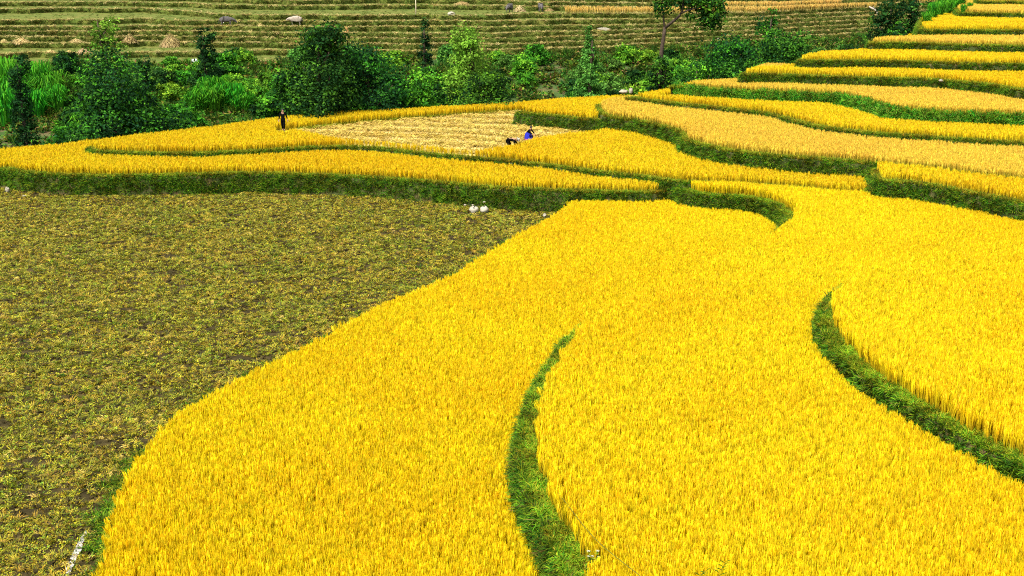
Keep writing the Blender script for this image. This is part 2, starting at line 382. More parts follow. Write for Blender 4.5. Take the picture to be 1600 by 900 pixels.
for k in range(len(FAR)):
    P = FAR[k]; m = len(P); zk = P[0, 2]; V = []; F = []
    back = FAR[k + 1] if k + 1 < len(FAR) else P + np.array([0, 6, 0])
    wob = (vnoise(P[:, 0], P[:, 1], .9, 6) - .5) * .3
    rows = [np.c_[P[:, 0], P[:, 1] - .35 + wob, np.full(m, zk - FDZ - .6)], np.c_[P[:, 0], P[:, 1] - .2 + wob, np.full(m, zk - .3)], np.c_[P[:, 0], P[:, 1] - .05, zk + .06 * vnoise(P[:, 0], P[:, 1], .7, 8)],
            np.c_[P[:, 0], P[:, 1] + .3, np.full(m, zk + .02)], np.c_[P[:, 0], P[:, 1] + .5, np.full(m, zk - .03)], np.c_[back[:, 0], back[:, 1] + .35, np.full(m, zk - .03)]]
    V = np.concatenate(rows)
    for r in range(5):
        for i in range(m - 1): F.append((r*m+i, r*m+i+1, (r+1)*m+i+1, (r+1)*m+i))
    tag(mesh_obj('far_terrace', V, F, M['farterrace']), 'harvested terrace strip with a straw-coloured lip on the far hillside', None, 'far harvested terraces', 'structure')
P = FAR[-1]; V = []; F = []; m = len(P)
prof = [(5.5, -.02), (20, 3), (60, 14), (150, 40), (400, 120), (900, 200)]
for dy, dz in prof: V += [(p[0] * (1 + dy / 200), p[1] + dy, p[2] + dz + (0 if dy < 10 else 2 * float(vnoise(p[0], dy, 15, 2)))) for p in P]
for r in range(len(prof) - 1):
    for i in range(m - 1): F.append((r*m+i, r*m+i+1, (r+1)*m+i+1, (r+1)*m+i))
tag(mesh_obj('hillside', V, F, M['hill'], smooth=True), 'green hillside rising above the far terraces', None, None, 'structure')

# ------------------------------------------------------------------ plant sources for the uncountable crops
def source(name, objs):
    c = bpy.data.collections.new(name)
    for o in objs: c.objects.link(o)
    return c
rr = random.Random(3)
def lerp3(a, b, t): return tuple(a[i] * (1 - t) + b[i] * t for i in range(3))
def rice_tuft(i, base, gold, amber, green, nb=13, npan=9, wide=1.0):
    b = MB()
    for j in range(nb + npan):
        a = rr.uniform(0, 6.283); r0 = rr.uniform(0, .075); out = rr.uniform(.0, .06); h = rr.uniform(.8, 1.07)
        d = (math.cos(a), math.sin(a)); sa = rr.uniform(0, 6.283); sv = (math.cos(sa), math.sin(sa), 0)
        p0 = (d[0]*r0, d[1]*r0, 0)
        if j < nb:          # leaves and culms
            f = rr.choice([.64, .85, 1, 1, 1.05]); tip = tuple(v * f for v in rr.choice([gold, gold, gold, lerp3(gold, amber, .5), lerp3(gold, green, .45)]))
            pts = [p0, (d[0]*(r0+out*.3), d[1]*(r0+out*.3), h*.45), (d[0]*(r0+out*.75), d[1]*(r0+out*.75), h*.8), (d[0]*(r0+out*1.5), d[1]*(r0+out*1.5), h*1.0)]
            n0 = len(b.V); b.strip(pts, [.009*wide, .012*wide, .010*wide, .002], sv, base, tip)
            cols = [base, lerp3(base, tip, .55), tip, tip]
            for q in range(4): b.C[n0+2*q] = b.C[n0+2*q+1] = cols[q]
        else:               # heavy bent panicles
            f = rr.choice([.68, .85, 1, 1.05]); c = tuple(v * f for v in lerp3(gold, amber, rr.random() ** 1.3)); h *= .95; o2 = rr.uniform(.03, .085)
            pts = [(d[0]*r0, d[1]*r0, h*.5), (d[0]*(r0+.02), d[1]*(r0+.02), h*.84), (d[0]*(r0+o2*.5), d[1]*(r0+o2*.5), h*1.0), (d[0]*(r0+o2), d[1]*(r0+o2), h*.9), (d[0]*(r0+o2*1.2), d[1]*(r0+o2*1.2), h*.7)]
            b.strip(pts, [.005, .009*wide, .014*wide, .016*wide, .005], (-d[1], d[0], 0), lerp3(base, c, .6), c)
            b.strip(pts[1:], [.005, .010*wide, .012*wide, .004], (d[0]*.4, d[1]*.4, .9), c, c)
    return b.build('rice_plant_%02d' % i, MAT_, link=False)
MAT_ = M['rice']
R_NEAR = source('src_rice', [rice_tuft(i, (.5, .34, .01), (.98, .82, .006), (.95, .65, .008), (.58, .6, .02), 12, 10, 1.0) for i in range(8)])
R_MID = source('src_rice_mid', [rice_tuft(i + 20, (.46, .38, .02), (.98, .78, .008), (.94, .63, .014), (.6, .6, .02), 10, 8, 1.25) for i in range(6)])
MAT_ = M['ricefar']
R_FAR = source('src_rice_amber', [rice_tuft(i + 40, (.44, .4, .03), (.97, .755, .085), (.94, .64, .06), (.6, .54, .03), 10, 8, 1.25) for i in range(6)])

def grass_tuft(name, i, mat, nb, h, spread, wid, cols, link=False, lean=.5):
    b = MB()
    for j in range(nb):
        a = rr.uniform(0, 6.283); d = (math.cos(a), math.sin(a)); r0 = rr.uniform(0, spread * .4); hh = h * rr.uniform(.55, 1.1); o = spread * rr.uniform(.2, 1) * lean * 2
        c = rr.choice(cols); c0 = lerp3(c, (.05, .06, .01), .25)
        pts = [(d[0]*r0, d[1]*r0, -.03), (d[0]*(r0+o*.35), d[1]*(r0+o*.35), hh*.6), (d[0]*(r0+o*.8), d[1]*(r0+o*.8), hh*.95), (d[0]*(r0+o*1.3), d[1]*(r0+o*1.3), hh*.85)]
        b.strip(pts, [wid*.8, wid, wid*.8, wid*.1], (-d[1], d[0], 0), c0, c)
    return b.build('%s_%02d' % (name, i), mat, link=link)
def leafy(name, i, mat, nl, h, spread, size, cols, dz=(-.35, .5)):
    b = MB()
    for j in range(nl):
        a = rr.uniform(0, 6.283); r = spread * math.sqrt(rr.random()); z = h * rr.random() * (1 - .5 * r / spread); s = size * rr.uniform(.5, 1.3); c = rr.choice(cols)
        p = np.array([math.cos(a)*r, math.sin(a)*r, z]); d = np.array([math.cos(a + rr.uniform(-1, 1)), math.sin(a + rr.uniform(-1, 1)), rr.uniform(*dz)]); d /= np.linalg.norm(d)
        sd_ = np.cross(d, [0, 0, 1]); sd_ /= np.linalg.norm(sd_) + 1e-9
        n = np.cross(sd_, d)
        b.strip([p - d*s*.5, p - n*s*.06, p + d*s*.5], [s*.06, s*.33, s*.02], sd_, c, c)
    return b.build('%s_%02d' % (name, i), mat, link=False)
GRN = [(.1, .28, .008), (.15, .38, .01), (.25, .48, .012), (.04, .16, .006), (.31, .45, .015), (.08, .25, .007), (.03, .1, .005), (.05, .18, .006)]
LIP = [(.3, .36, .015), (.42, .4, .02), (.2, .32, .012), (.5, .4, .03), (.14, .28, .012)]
GRN_LIT = GRN; GRN = [tuple(v * .8 for v in c) for c in GRN] + [(.16, .13, .03), (.02, .07, .005)]  # bank greens darkened as painted shade; GRN_LIT keeps them bright for lit bund tops
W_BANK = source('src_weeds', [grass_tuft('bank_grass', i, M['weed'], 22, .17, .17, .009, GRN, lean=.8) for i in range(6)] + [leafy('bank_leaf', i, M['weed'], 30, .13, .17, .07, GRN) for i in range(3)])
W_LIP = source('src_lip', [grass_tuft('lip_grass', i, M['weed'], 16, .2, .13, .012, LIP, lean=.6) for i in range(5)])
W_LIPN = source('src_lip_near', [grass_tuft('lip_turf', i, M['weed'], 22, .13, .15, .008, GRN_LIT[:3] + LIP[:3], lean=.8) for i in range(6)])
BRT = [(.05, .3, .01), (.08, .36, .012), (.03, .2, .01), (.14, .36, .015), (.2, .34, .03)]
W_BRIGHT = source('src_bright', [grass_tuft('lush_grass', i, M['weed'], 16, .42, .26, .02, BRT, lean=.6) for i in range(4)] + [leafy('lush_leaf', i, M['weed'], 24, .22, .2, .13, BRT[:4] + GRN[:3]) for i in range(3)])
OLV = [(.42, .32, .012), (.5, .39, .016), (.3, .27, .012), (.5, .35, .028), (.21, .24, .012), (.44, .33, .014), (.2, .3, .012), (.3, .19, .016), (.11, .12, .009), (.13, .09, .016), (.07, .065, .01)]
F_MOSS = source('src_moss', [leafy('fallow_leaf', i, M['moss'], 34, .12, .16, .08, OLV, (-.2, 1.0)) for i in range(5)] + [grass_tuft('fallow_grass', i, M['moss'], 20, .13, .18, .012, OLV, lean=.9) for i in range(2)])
STW = [(.56, .42, .075), (.62, .48, .11), (.5, .36, .055), (.64, .5, .15), (.42, .32, .05)]
def straw_litter(i, nb=22, h=.1, L=.3, wid=.012, cols=STW):
    b = MB()
    for j in range(nb):
        a = rr.uniform(0, 6.283); x, y = rr.gauss(0, .13), rr.gauss(0, .1); l = L * rr.uniform(.4, 1); z = h * rr.random(); tz = rr.uniform(-.35, .5)
        d = (math.cos(a), math.sin(a)); p = [(x-d[0]*l/2, y-d[1]*l/2, max(.005, z-tz*l/2)), (x, y, z + .02), (x+d[0]*l/2, y+d[1]*l/2, max(.005, z+tz*l/2))]
        b.strip(p, [wid, wid, wid*.5], (-d[1], d[0], .4), rr.choice(cols))
    return b.build('straw_litter_%02d' % i, M['straw'], link=False)
S_LIT = source('src_straw', [straw_litter(i) for i in range(6)])
S_STUB = source('src_stubble', [grass_tuft('stubble', i, M['straw'], 12, .14, .07, .012, STW[:4] + [(.4, .36, .06)], lean=.3) for i in range(4)])
TAN = [(.5, .4, .14), (.6, .48, .2), (.42, .33, .1), (.54, .44, .17), (.34, .31, .08), (.48, .4, .13)]
S_TAN = source('src_tan', [straw_litter(i + 10, 18, .09, .3, .012, TAN) for i in range(3)] + [grass_tuft('dry_grass', i, M['straw'], 14, .18, .2, .011, TAN, lean=.7) for i in range(4)])
FG = [(.08, .15, .015), (.115, .17, .02), (.07, .135, .015), (.16, .18, .026), (.18, .155, .035), (.08, .15, .022)]
W_FAR = source('src_far', [leafy('far_leaf', i, M['weed'], 34, .12, .3, .1, FG, (.0, 1.2)) for i in range(5)])
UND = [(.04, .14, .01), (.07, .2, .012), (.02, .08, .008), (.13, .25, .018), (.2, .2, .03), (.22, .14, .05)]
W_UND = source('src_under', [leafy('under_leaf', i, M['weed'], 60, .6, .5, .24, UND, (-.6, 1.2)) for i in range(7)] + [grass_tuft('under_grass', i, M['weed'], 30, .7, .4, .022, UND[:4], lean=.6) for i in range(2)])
clods = []
for i in range(5):
    b = MB(); b.blob((0, 0, .03), (.11, .08, .06), i, .3, (1, 1, 1), 7, 5); clods.append(b.build('clod_%02d' % i, M['fallow'], link=False))
S_CLOD = source('src_clod', clods)

def scatter(name, P, coll, label, cat, smin=.8, smax=1.2, tilt=.1, hs_=None, kind='stuff', rot=None):
    """one uncountable crop: points with a plant on each, by geometry nodes"""
    P = np.asarray(P, np.float32); n = len(P)
    if n == 0: return None
    me = bpy.data.meshes.new(name); me.vertices.add(n); me.vertices.foreach_set('co', P.ravel())
    def attr(nm, ty, data, field):
        a = me.attributes.new(nm, ty, 'POINT'); a.data.foreach_set(field, np.ascontiguousarray(data).ravel())
    s = RNG.uniform(smin, smax, n).astype(np.float32)
    hz = s if hs_ is None else s * hs_.astype(np.float32)
    attr('scl', 'FLOAT_VECTOR', np.stack([s, s, hz], 1).astype(np.float32), 'vector')
    R = np.stack([RNG.normal(0, tilt, n), RNG.normal(0, tilt, n), RNG.uniform(0, 6.283, n)], 1).astype(np.float32)
    if rot is not None: R = rot(R)
    attr('rot', 'FLOAT_VECTOR', R, 'vector')
    attr('pick', 'INT', RNG.integers(0, len(coll.objects), n).astype(np.int32), 'value')
    o = bpy.data.objects.new(name, me); COL.objects.link(o)
    g = bpy.data.node_groups.new(name, 'GeometryNodeTree')
    g.interface.new_socket('Geometry', in_out='INPUT', socket_type='NodeSocketGeometry'); g.interface.new_socket('Geometry', in_out='OUTPUT', socket_type='NodeSocketGeometry')
    N = g.nodes; L = g.links
    gi = N.new('NodeGroupInput'); go = N.new('NodeGroupOutput'); ip = N.new('GeometryNodeInstanceOnPoints'); ci = N.new('GeometryNodeCollectionInfo')
    ci.inputs['Collection'].default_value = coll; ci.inputs['Separate Children'].default_value = True; ci.inputs['Reset Children'].default_value = True
    ip.inputs['Pick Instance'].default_value = True
    def na(nm, ty):
        a = N.new('GeometryNodeInputNamedAttribute'); a.data_type = ty; a.inputs['Name'].default_value = nm; return a.outputs['Attribute']
    L.new(gi.outputs[0], ip.inputs['Points']); L.new(ci.outputs[0], ip.inputs['Instance']); L.new(na('pick', 'INT'), ip.inputs['Instance Index'])
    L.new(na('rot', 'FLOAT_VECTOR'), ip.inputs['Rotation']); L.new(na('scl', 'FLOAT_VECTOR'), ip.inputs['Scale']); L.new(ip.outputs[0], go.inputs[0])
    md = o.modifiers.new('scatter', 'NODES'); md.node_group = g
    return tag(o, label, cat, None, kind)

def grid_points(poly, sp, jit=.35, z=0.):
    x0, y0 = poly.min(0); x1, y1 = poly.max(0)
    X, Y = np.meshgrid(np.arange(x0, x1, sp), np.arange(y0, y1, sp)); P = np.stack([X.ravel(), Y.ravel(), np.full(X.size, z)], 1)
    P[:, :2] += RNG.uniform(-jit, jit, (len(P), 2)) * sp
    P = P[in_view(P)]
    return P[pip(poly, P)]

# ------------------------------------------------------------------ standing rice, terrace by terrace
STRAW_PX = [(452, 209), (475, 203), (550, 194.5), (625, 188), (720, 180.5), (800, 175.5), (835, 175), (870, 182), (960, 200), (935, 204, .5), (908, 205, .55), (880, 208, .55), (842, 214, .55), (818, 222, .5), (795, 231, .4), (772, 240, .1), (742, 246.5), (700, 242.5), (640, 236), (600, 231.5), (555, 229), (520, 225), (485, 217)]
STRAW = catmull([unproj(q[0], q[1], FL + (q[2] if len(q) > 2 else 0)) for q in STRAW_PX])
walker = np.array(unproj(443, 206.5, FL))
w1 = np.array(unproj(796, 236.5, FL)); w2 = np.array(unproj(826, 221, FL))
CLEAR = [(walker, .9), (walker + (.3, -1.3, 0), .8), (walker + (.5, -2.5, 0), .7), (w1 + (-.2, .2, 0), .7), (w2, .7)]
SPEC = {'B': (.135, R_NEAR, .74, 'golden ripe rice in the field beside the fallow plot'), 'C': (.135, R_NEAR, .74, 'golden ripe rice between the two curved green bunds'), 'D': (.135, R_NEAR, .72, 'golden ripe rice behind the upper curved bund'),
        'G': (.18, R_MID, .66, 'yellow rice strip above the long weedy bank'), 'F': (.18, R_MID, .66, 'yellow rice standing round the harvested stubble'), 'J': (.18, R_MID, .64, 'yellow rice at the corner above the stubble'),
        'E': (.18, R_MID, .66, 'yellow rice above the tall dark bank'), 'K': (.18, R_FAR, .64, 'amber rice on the wide middle terrace'), 'L': (.18, R_MID, .62, 'yellow rice strip below the broad grassy bank'),
        'M': (.18, R_FAR, .62, 'amber rice above the broad grassy bank'), 'N': (.18, R_MID, .62, 'yellow rice strip on the sixth step of the hill'), 'O': (.18, R_MID, .62, 'yellow rice strip below the round bush'),
        'P': (.18, R_FAR, .62, 'yellow rice strip beside the round bush'), 'Q': (.18, R_MID, .62, 'yellow rice strip beside the tall bright grass'), 'R': (.18, R_FAR, .62, 'amber rice strip near the crest'), 'S': (.18, R_FAR, .6, 'rice strip on the crest')}
LIPW = {'B': .06, 'C': .5, 'D': .42}
for k, (sp, coll, hgt, label) in SPEC.items():
    T = TER[k]; po = T['poly']
    P = grid_points(po, sp, .4, T['z'])
    de = pdist(po, P, 1.0); lip = LIPW.get(k, .3)
    if k == 'F': lip = np.where((P[:, 1] > 96) & (P[:, 0] < 6), .08, lip)
    P = P[de > lip * (.75 + .5 * vnoise(P[:, 0], P[:, 1], .7, 2))]
    if k == 'F':
        P = P[~(pip(STRAW, P) | (pdist(STRAW, P, .5) < .2))]
        for c, r in CLEAR: P = P[np.hypot(P[:, 0] - c[0], P[:, 1] - c[1]) > r]
    if k == 'C':
        fw = unproj(925, 900, 1.6); P = P[np.hypot(P[:, 0] - fw[0], P[:, 1] - fw[1]) > .34]
    P = P[~higher(k, P, .42 if k in 'BCD' else .26)]
    hv = .93 + .14 * vnoise(P[:, 0], P[:, 1], 2.5, 9) + RNG.normal(0, .03, len(P))
    de = pdist(po, P, 1.2); ed = np.clip(1 - (de - .1) / .6, 0, 1) if k != 'B' else np.clip(1 - de / .5, 0, 1)
    hv = hv * (1 - ed * RNG.uniform(0, .3, len(P)))
    def lean(R_, ed=ed):
        R_[:, :2] += RNG.normal(0, 1, (len(R_), 2)) * (.2 * ed)[:, None]; return R_
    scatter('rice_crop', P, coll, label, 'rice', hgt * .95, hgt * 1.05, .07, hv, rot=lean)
    print('rice', k, len(P))

# ------------------------------------------------------------------ weeds on the banks and lips
for k in ORDER:
    if k == 'A': continue
    T = TER[k]; po = T['poly']; n = T['n']; z = T['z']
    seg = np.linalg.norm(np.roll(po, -1, 0) - po, axis=1); tot = seg.sum()
    near = k in 'BCD'
    dens = 110 if near else 85
    hb = 1.9
    cnt = int(tot * hb * dens)
    u = RNG.uniform(0, tot, cnt); cum = np.concatenate([[0], np.cumsum(seg)]); i = np.searchsorted(cum, u, 'right') - 1; i = np.clip(i, 0, len(po) - 1)
    t = (u - cum[i]) / np.maximum(seg[i], 1e-6); j = (i + 1) % len(po)
    b0 = po[i] * (1 - t)[:, None] + po[j] * t[:, None]; nn = n[i] * (1 - t)[:, None] + n[j] * t[:, None]
    dp = RNG.uniform(0, hb, cnt)
    xy = b0 + nn * (bank_off(dp, T['slope']) - .02)[:, None]
    P = np.c_[xy, z - dp]
    face = (nn * (-xy)).sum(1) / np.linalg.norm(xy, axis=1) > -.25
    keep = in_view(P, 220, 200) & face
    P, nn = P[keep], nn[keep]
    g = ground_below(k, P); ok = (P[:, 2] > g - .02) & (P[:, 2] > -.02)
    P, nn = P[ok], nn[ok]
    ok = ~higher(k, P, .05); P, nn = P[ok], nn[ok]
    bare = vnoise(P[:, 0] * 1, P[:, 2] * 2 + P[:, 1], 1.3, 12)
    if k == 'G': ok = bare > .05 + .4 * (P[:, 2] < .22)
    else: ok = bare > .05
    P, nn = P[ok], nn[ok]
    ang = np.arctan2(nn[:, 1], nn[:, 0])
    def rot(R, ang=ang):
        tl = RNG.uniform(.3, 1.1, len(R)); R[:, 0] = -tl * np.sin(ang) * 1.0; R[:, 1] = tl * np.cos(ang); R[:, 2] = RNG.uniform(0, 6.28, len(R)); return R
    scatter('bank_weeds', P, W_BRIGHT if k == 'M' else W_BANK, 'green weeds covering the bank of the ' + T['label'], 'weeds', .7, 1.35, .2, rot=rot)
    # lip
    cnt = int(tot * (.66 if near else .45) * 85); u = RNG.uniform(0, tot, cnt); i = np.clip(np.searchsorted(cum, u, 'right') - 1, 0, len(po) - 1)
    t = (u - cum[i]) / np.maximum(seg[i], 1e-6); j = (i + 1) % len(po); b0 = po[i] * (1 - t)[:, None] + po[j] * t[:, None]
    xy = b0 - n[i] * RNG.uniform(-.06, .1 if k == 'B' else .6 if near else .42, cnt)[:, None]
    P = np.c_[xy, np.full(cnt, z)]; P = P[in_view(P, 220, 200)]; P = P[~higher(k, P, .05)]
    scatter('lip_grass', P, W_LIPN if near and k != 'B' else W_LIP, 'short grass along the lip of the ' + T['label'], 'grass', .7, 1.25, .25)
# grassy path between the far rice strip and the stubble
q = catmull([unproj(x, y, FL) for x, y in [(458, 206), (475, 202), (550, 193.5), (625, 187), (720, 179.5), (805, 174.5)]], .3, False)
P = np.repeat(q, 14, 0); P = np.c_[P + RNG.normal(0, .22, P.shape), np.full(len(P), FL)]
scatter('path_grass', P, W_LIP, 'grassy footpath along the back of the stubble field', 'grass', .7, 1.2, .2)
# lush tufts and trickle along the edge of the fallow field
po = TER['B']['poly']; bpx = [(148, 900), (165, 830), (180, 775), (230, 690), (330, 610), (500, 525), (700, 430), (800, 370), (872, 330)]
q = catmull([unproj(x - 8, y, .15 + RH) for x, y in bpx], .3, False)
P = np.repeat(q, 12, 0); off = RNG.gamma(1.5, .2, len(P)); P = np.c_[P[:, 0] - off * .8, P[:, 1] + off * .5, np.full(len(P), .03)]
P = P[vnoise(P[:, 0], P[:, 1], 2.2, 5) > .34]
scatter('edge_weeds', P, W_BANK, 'green weeds along the edge of the fallow field', 'weeds', .8, 1.4, .25)

# ------------------------------------------------------------------ fallow field
fx0, fx1, fy0, fy1, st = -46., 7., 27., 91., .17
nx = int((fx1 - fx0) / st); ny = int((fy1 - fy0) / st)
X, Y = np.meshgrid(np.linspace(fx0, fx1, nx), np.linspace(fy0, fy1, ny))
Z = .012 + .10 * vnoise(X, Y, .45, 1) * vnoise(X, Y, 1.7, 2) + .09 * np.maximum(vnoise(X, Y, .3, 3) - .45, 0) + .05 * vnoise(X * .6, Y, 2.4, 4)
edge_f = np.minimum(np.minimum(X - fx0, fx1 - X), np.minimum(Y - fy0, fy1 - Y)); Z *= np.clip(edge_f, 0, 1); Z += .004
V = np.stack([X, Y, Z], -1).reshape(-1, 3); idx = np.arange(nx * ny).reshape(ny, nx)
Fq = np.stack([idx[:-1, :-1], idx[:-1, 1:], idx[1:, 1:], idx[1:, :-1]], -1).reshape(-1, 4)
tag(mesh_obj('fallow_field', V, Fq, M['fallow'], smooth=True), 'rough ploughed fallow field with clods and low olive weeds', None, None, 'structure')
def fz(P):
    i = np.clip(((P[:, 1] - fy0) / (fy1 - fy0) * (ny - 1)).astype(int), 0, ny - 1); j = np.clip(((P[:, 0] - fx0) / (fx1 - fx0) * (nx - 1)).astype(int), 0, nx - 1)
    return Z[i, j]
rect = np.array([(fx0, fy0), (fx1, fy0), (fx1, fy1), (fx0, fy1)])
P = grid_points(rect, .13, .5); P = P[~higher('A', P, .25)]
den = .92 * vnoise(P[:, 0] * .8, P[:, 1] * 1.2, .3, 21) + .08 * vnoise(P[:, 0] * .7, P[:, 1] * 1.2, 1.4, 22)
P = P[den > .3]; P[:, 2] = fz(P)
scatter('fallow_weeds', P, F_MOSS, 'low olive and yellow weeds over the fallow field', 'weeds', .4, .88, .3)
print('fallow', len(P))
P = grid_points(rect, .34, .6); P = P[~higher('A', P, .2)]; P[:, 2] = fz(P) - .01
scatter('clods', P, S_CLOD, 'dark earth clods lying on the fallow field', 'clods', .4, 1.2, .5)
P = grid_points(rect, .8, .6); P = P[~higher('A', P, .3)]; P = P[vnoise(P[:, 0], P[:, 1], 2.5, 31) > .5]; P[:, 2] = fz(P) + .02
scatter('straw_wisps', P, S_LIT, 'pale wisps of straw lying on the fallow field', 'straw', .35, .65, .2)
P = grid_points(rect, .8, .6); P = P[~higher('A', P, .3)]; P = P[vnoise(P[:, 0], P[:, 1], 3, 33) > .5]; P[:, 2] = fz(P)
scatter('fallow_sprigs', P, W_BANK, 'small bright green sprigs on the fallow field', 'weeds', .5, .9, .2)

# ------------------------------------------------------------------ harvested stubble field
sx0, sy0 = STRAW.min(0); sx1, sy1 = STRAW.max(0)
V = [(p[0], p[1], FL + .004) for p in STRAW]
o = mesh_obj('stubble_field', V, [tuple(range(len(V)))], M['strawground'])
bm = bmesh.new(); bm.from_mesh(o.data); bmesh.ops.triangulate(bm, faces=bm.faces); bmesh.ops.recalc_face_normals(bm, faces=bm.faces); bm.to_mesh(o.data); bm.free()
if o.data.polygons[0].normal.z < 0: o.data.flip_normals()
tag(o, 'pale harvested stubble field where the two harvesters bend', None, None, 'structure')
P = grid_points(STRAW, .25, .2, FL); P = P[~higher('F', P, .3)]
scatter('stubble', P, S_STUB, 'cut straw stubble on the harvested field', 'stubble', .7, 1.1, .15)
P = grid_points(STRAW, .24, .6, FL + .02); P = P[~higher('F', P, .3)]
sw = np.sin((P[:, 1] * .9 + P[:, 0] * .25 + 1.2 * vnoise(P[:, 0], P[:, 1], 6, 3)) * 2.1)
P = P[(sw > .35) | (RNG.random(len(P)) < .12)]
scatter('cut_straw', P, S_LIT, 'swaths of cut straw drying on the stubble', 'straw', .8, 1.5, .2)

# ------------------------------------------------------------------ far terraces: straw lips, weedy risers, golden strips
tanP = []; grP = []; riceP = []; trd = []
for k, Pk in enumerate(FAR):
    m = len(Pk); L = np.linalg.norm(np.diff(Pk[:, :2], axis=0), axis=1); cnt = int(L.sum() * 7)
    i = RNG.integers(0, m - 1, cnt); t = RNG.random(cnt)[:, None]; q = Pk[i] * (1 - t) + Pk[i + 1] * t
    keep = vnoise(q[:, 0], q[:, 1] + k * 9, 3.5, 41) > .12; q = q[keep]
    tanP.append(q + np.c_[RNG.normal(0, .08, len(q)), RNG.uniform(-.12, .18, len(q)), np.zeros(len(q))])
    cnt = int(L.sum() * 12); i = RNG.integers(0, m - 1, cnt); t = RNG.random(cnt)[:, None]; q = Pk[i] * (1 - t) + Pk[i + 1] * t; dz = RNG.uniform(.1, FDZ + .1, cnt)
    grP.append(q + np.c_[np.zeros(cnt), -.1 - dz * .3, -dz])
    nxt = FAR[k + 1] if k + 1 < len(FAR) else Pk + (0, 5, 0)
    cnt = int(L.sum() * 9); i = RNG.integers(0, m - 1, cnt); t = RNG.random(cnt)[:, None]; q = Pk[i] * (1 - t) + Pk[i + 1] * t; q2 = nxt[i] * (1 - t) + nxt[i + 1] * t
    s = RNG.random(cnt)[:, None]; p = q * (1 - s) + q2 * s; p[:, 2] = Pk[0, 2] - .02
    trd.append(p)
    px, py, f = proj(p)
    for lo, hi, kk in [(884, 1315, 7), (1120, 1312, 8), (1195, 1368, 7), (1433, 1490, 8)]:
        if kk == k:
            n_ = 60; pp = np.repeat(p[(px > lo) & (px < hi)], 3, 0); riceP.append(pp + np.c_[RNG.uniform(-.4, .4, (len(pp), 2)), np.zeros(len(pp))])
scatter('dry_lip_straw', np.concatenate(tanP), S_TAN, 'dry straw along the lips of the far hillside terraces', 'straw', .7, 1.4, .3)
scatter('riser_weeds', np.concatenate(grP), W_FAR, 'weeds on the risers of the far hillside terraces', 'weeds', .8, 1.5, .4)
scatter('tread_weeds', np.concatenate(trd), W_FAR, 'sparse growth on the far harvested terraces', 'weeds', .5, 1.0, .3)
MAT_ = M['ricefar']; R_PALE = source('src_rice_pale', [rice_tuft(i + 60, (.4, .36, .08), (.86, .62, .16), (.8, .52, .1), (.5, .48, .08), 9, 7, 2.0) for i in range(4)])
scatter('far_rice', np.concatenate(riceP), R_PALE, 'narrow strips of ripe rice left on the far hillside', 'rice', .75, .95, .1)
# undergrowth on the ravine slope
P = np.c_[RNG.uniform(-80, 90, 60000), RNG.uniform(80, 215, 60000), np.zeros(60000)]
P = P[(P[:, 1] > near_edge(P[:, 0]) + 1.2) & (P[:, 1] < far_edge(P[:, 0]) - .3)]; P = P[in_view(P)]
ppx, ppy, _ = proj(np.c_[P[:, :2], terrain(P[:, 0], P[:, 1])]); bare = (np.abs(ppx - 862) < 26) & (ppy > 96) | (np.abs(ppx - 800) < 14) & (ppy > 110) | (ppx < 90) & (ppy > 188)
P = P[(vnoise(P[:, 0], P[:, 1], 4, 51) > .12) & ~(bare & (RNG.random(len(P)) < .75))]
P[:, 2] = terrain(P[:, 0], P[:, 1]) - .05
scatter('undergrowth', P, W_UND, 'mixed green undergrowth covering the ravine slope', 'undergrowth', .8, 2.0, .25)
print('undergrowth', len(P))

# ------------------------------------------------------------------ trees and shrubs
def leaf_cloud(rg, centres, per, spread, size, cols, tintvar=.6, droop=0., elong=1.5):
    """leaf quads round twig ends; each twig cluster has its own tint"""
    cen, nor = centres; n = len(cen); Cn = np.repeat(cen, per, 0); Nn = np.repeat(nor, per, 0); k = len(Cn)
    p = Cn + rg.normal(0, 1, (k, 3)) * np.array([spread, spread, spread * .7])
    nm = Nn * .7 + np.array([0, 0, .55]) + rg.normal(0, .55, (k, 3)); nm /= np.linalg.norm(nm, axis=1)[:, None]
    d = np.cross(nm, rg.normal(0, 1, (k, 3))); d[:, 2] -= droop; d /= np.linalg.norm(d, axis=1)[:, None] + 1e-9
    s_ = np.cross(nm, d); s_ /= np.linalg.norm(s_, axis=1)[:, None] + 1e-9
    L = size * rg.uniform(.6, 1.3, k)[:, None]; W = L / elong
    V = np.stack([p - d * L * .5, p + s_ * W * .5, p + d * L * .5, p - s_ * W * .5], 1).reshape(-1, 3)
    F = np.arange(k * 4).reshape(-1, 4)
    ct = np.asarray(cols)[rg.integers(0, len(cols), n)] * (1 + rg.uniform(-tintvar, tintvar, (n, 1)))
    c = np.repeat(ct, per, 0) * (1 + rg.uniform(-.2, .2, (k, 1)))
    return V, F, np.repeat(np.clip(c, 0, 1), 4, 0)
def lobe_points(rg, lobes, n):
    """twig ends on the clumps of a crown, with their outward directions"""
    vol = np.array([(l[3] + .25) * (l[5] + .1) for l in lobes]); out = []; nor = []
    for l, v in zip(lobes, vol / vol.sum()):
        k = max(3, int(n * v)); u = rg.normal(0, 1, (k, 3)); u /= np.linalg.norm(u, axis=1)[:, None]
        rad = rg.uniform(.5, 1.0, k) ** .4 * rg.uniform(.85, 1.12, k)
        out.append(u * rad[:, None] * np.array(l[3:6]) + np.array(l[:3])); nor.append(u)
    q = np.concatenate(out); nr = np.concatenate(nor); m = q[:, 2] > .15
    return q[m], nr[m]
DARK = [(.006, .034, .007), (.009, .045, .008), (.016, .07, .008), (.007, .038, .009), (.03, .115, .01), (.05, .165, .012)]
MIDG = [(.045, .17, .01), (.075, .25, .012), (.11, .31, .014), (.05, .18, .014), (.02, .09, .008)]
LIGHT = [(.13, .32, .025), (.17, .38, .03), (.1, .27, .02), (.2, .4, .045), (.08, .22, .018)]
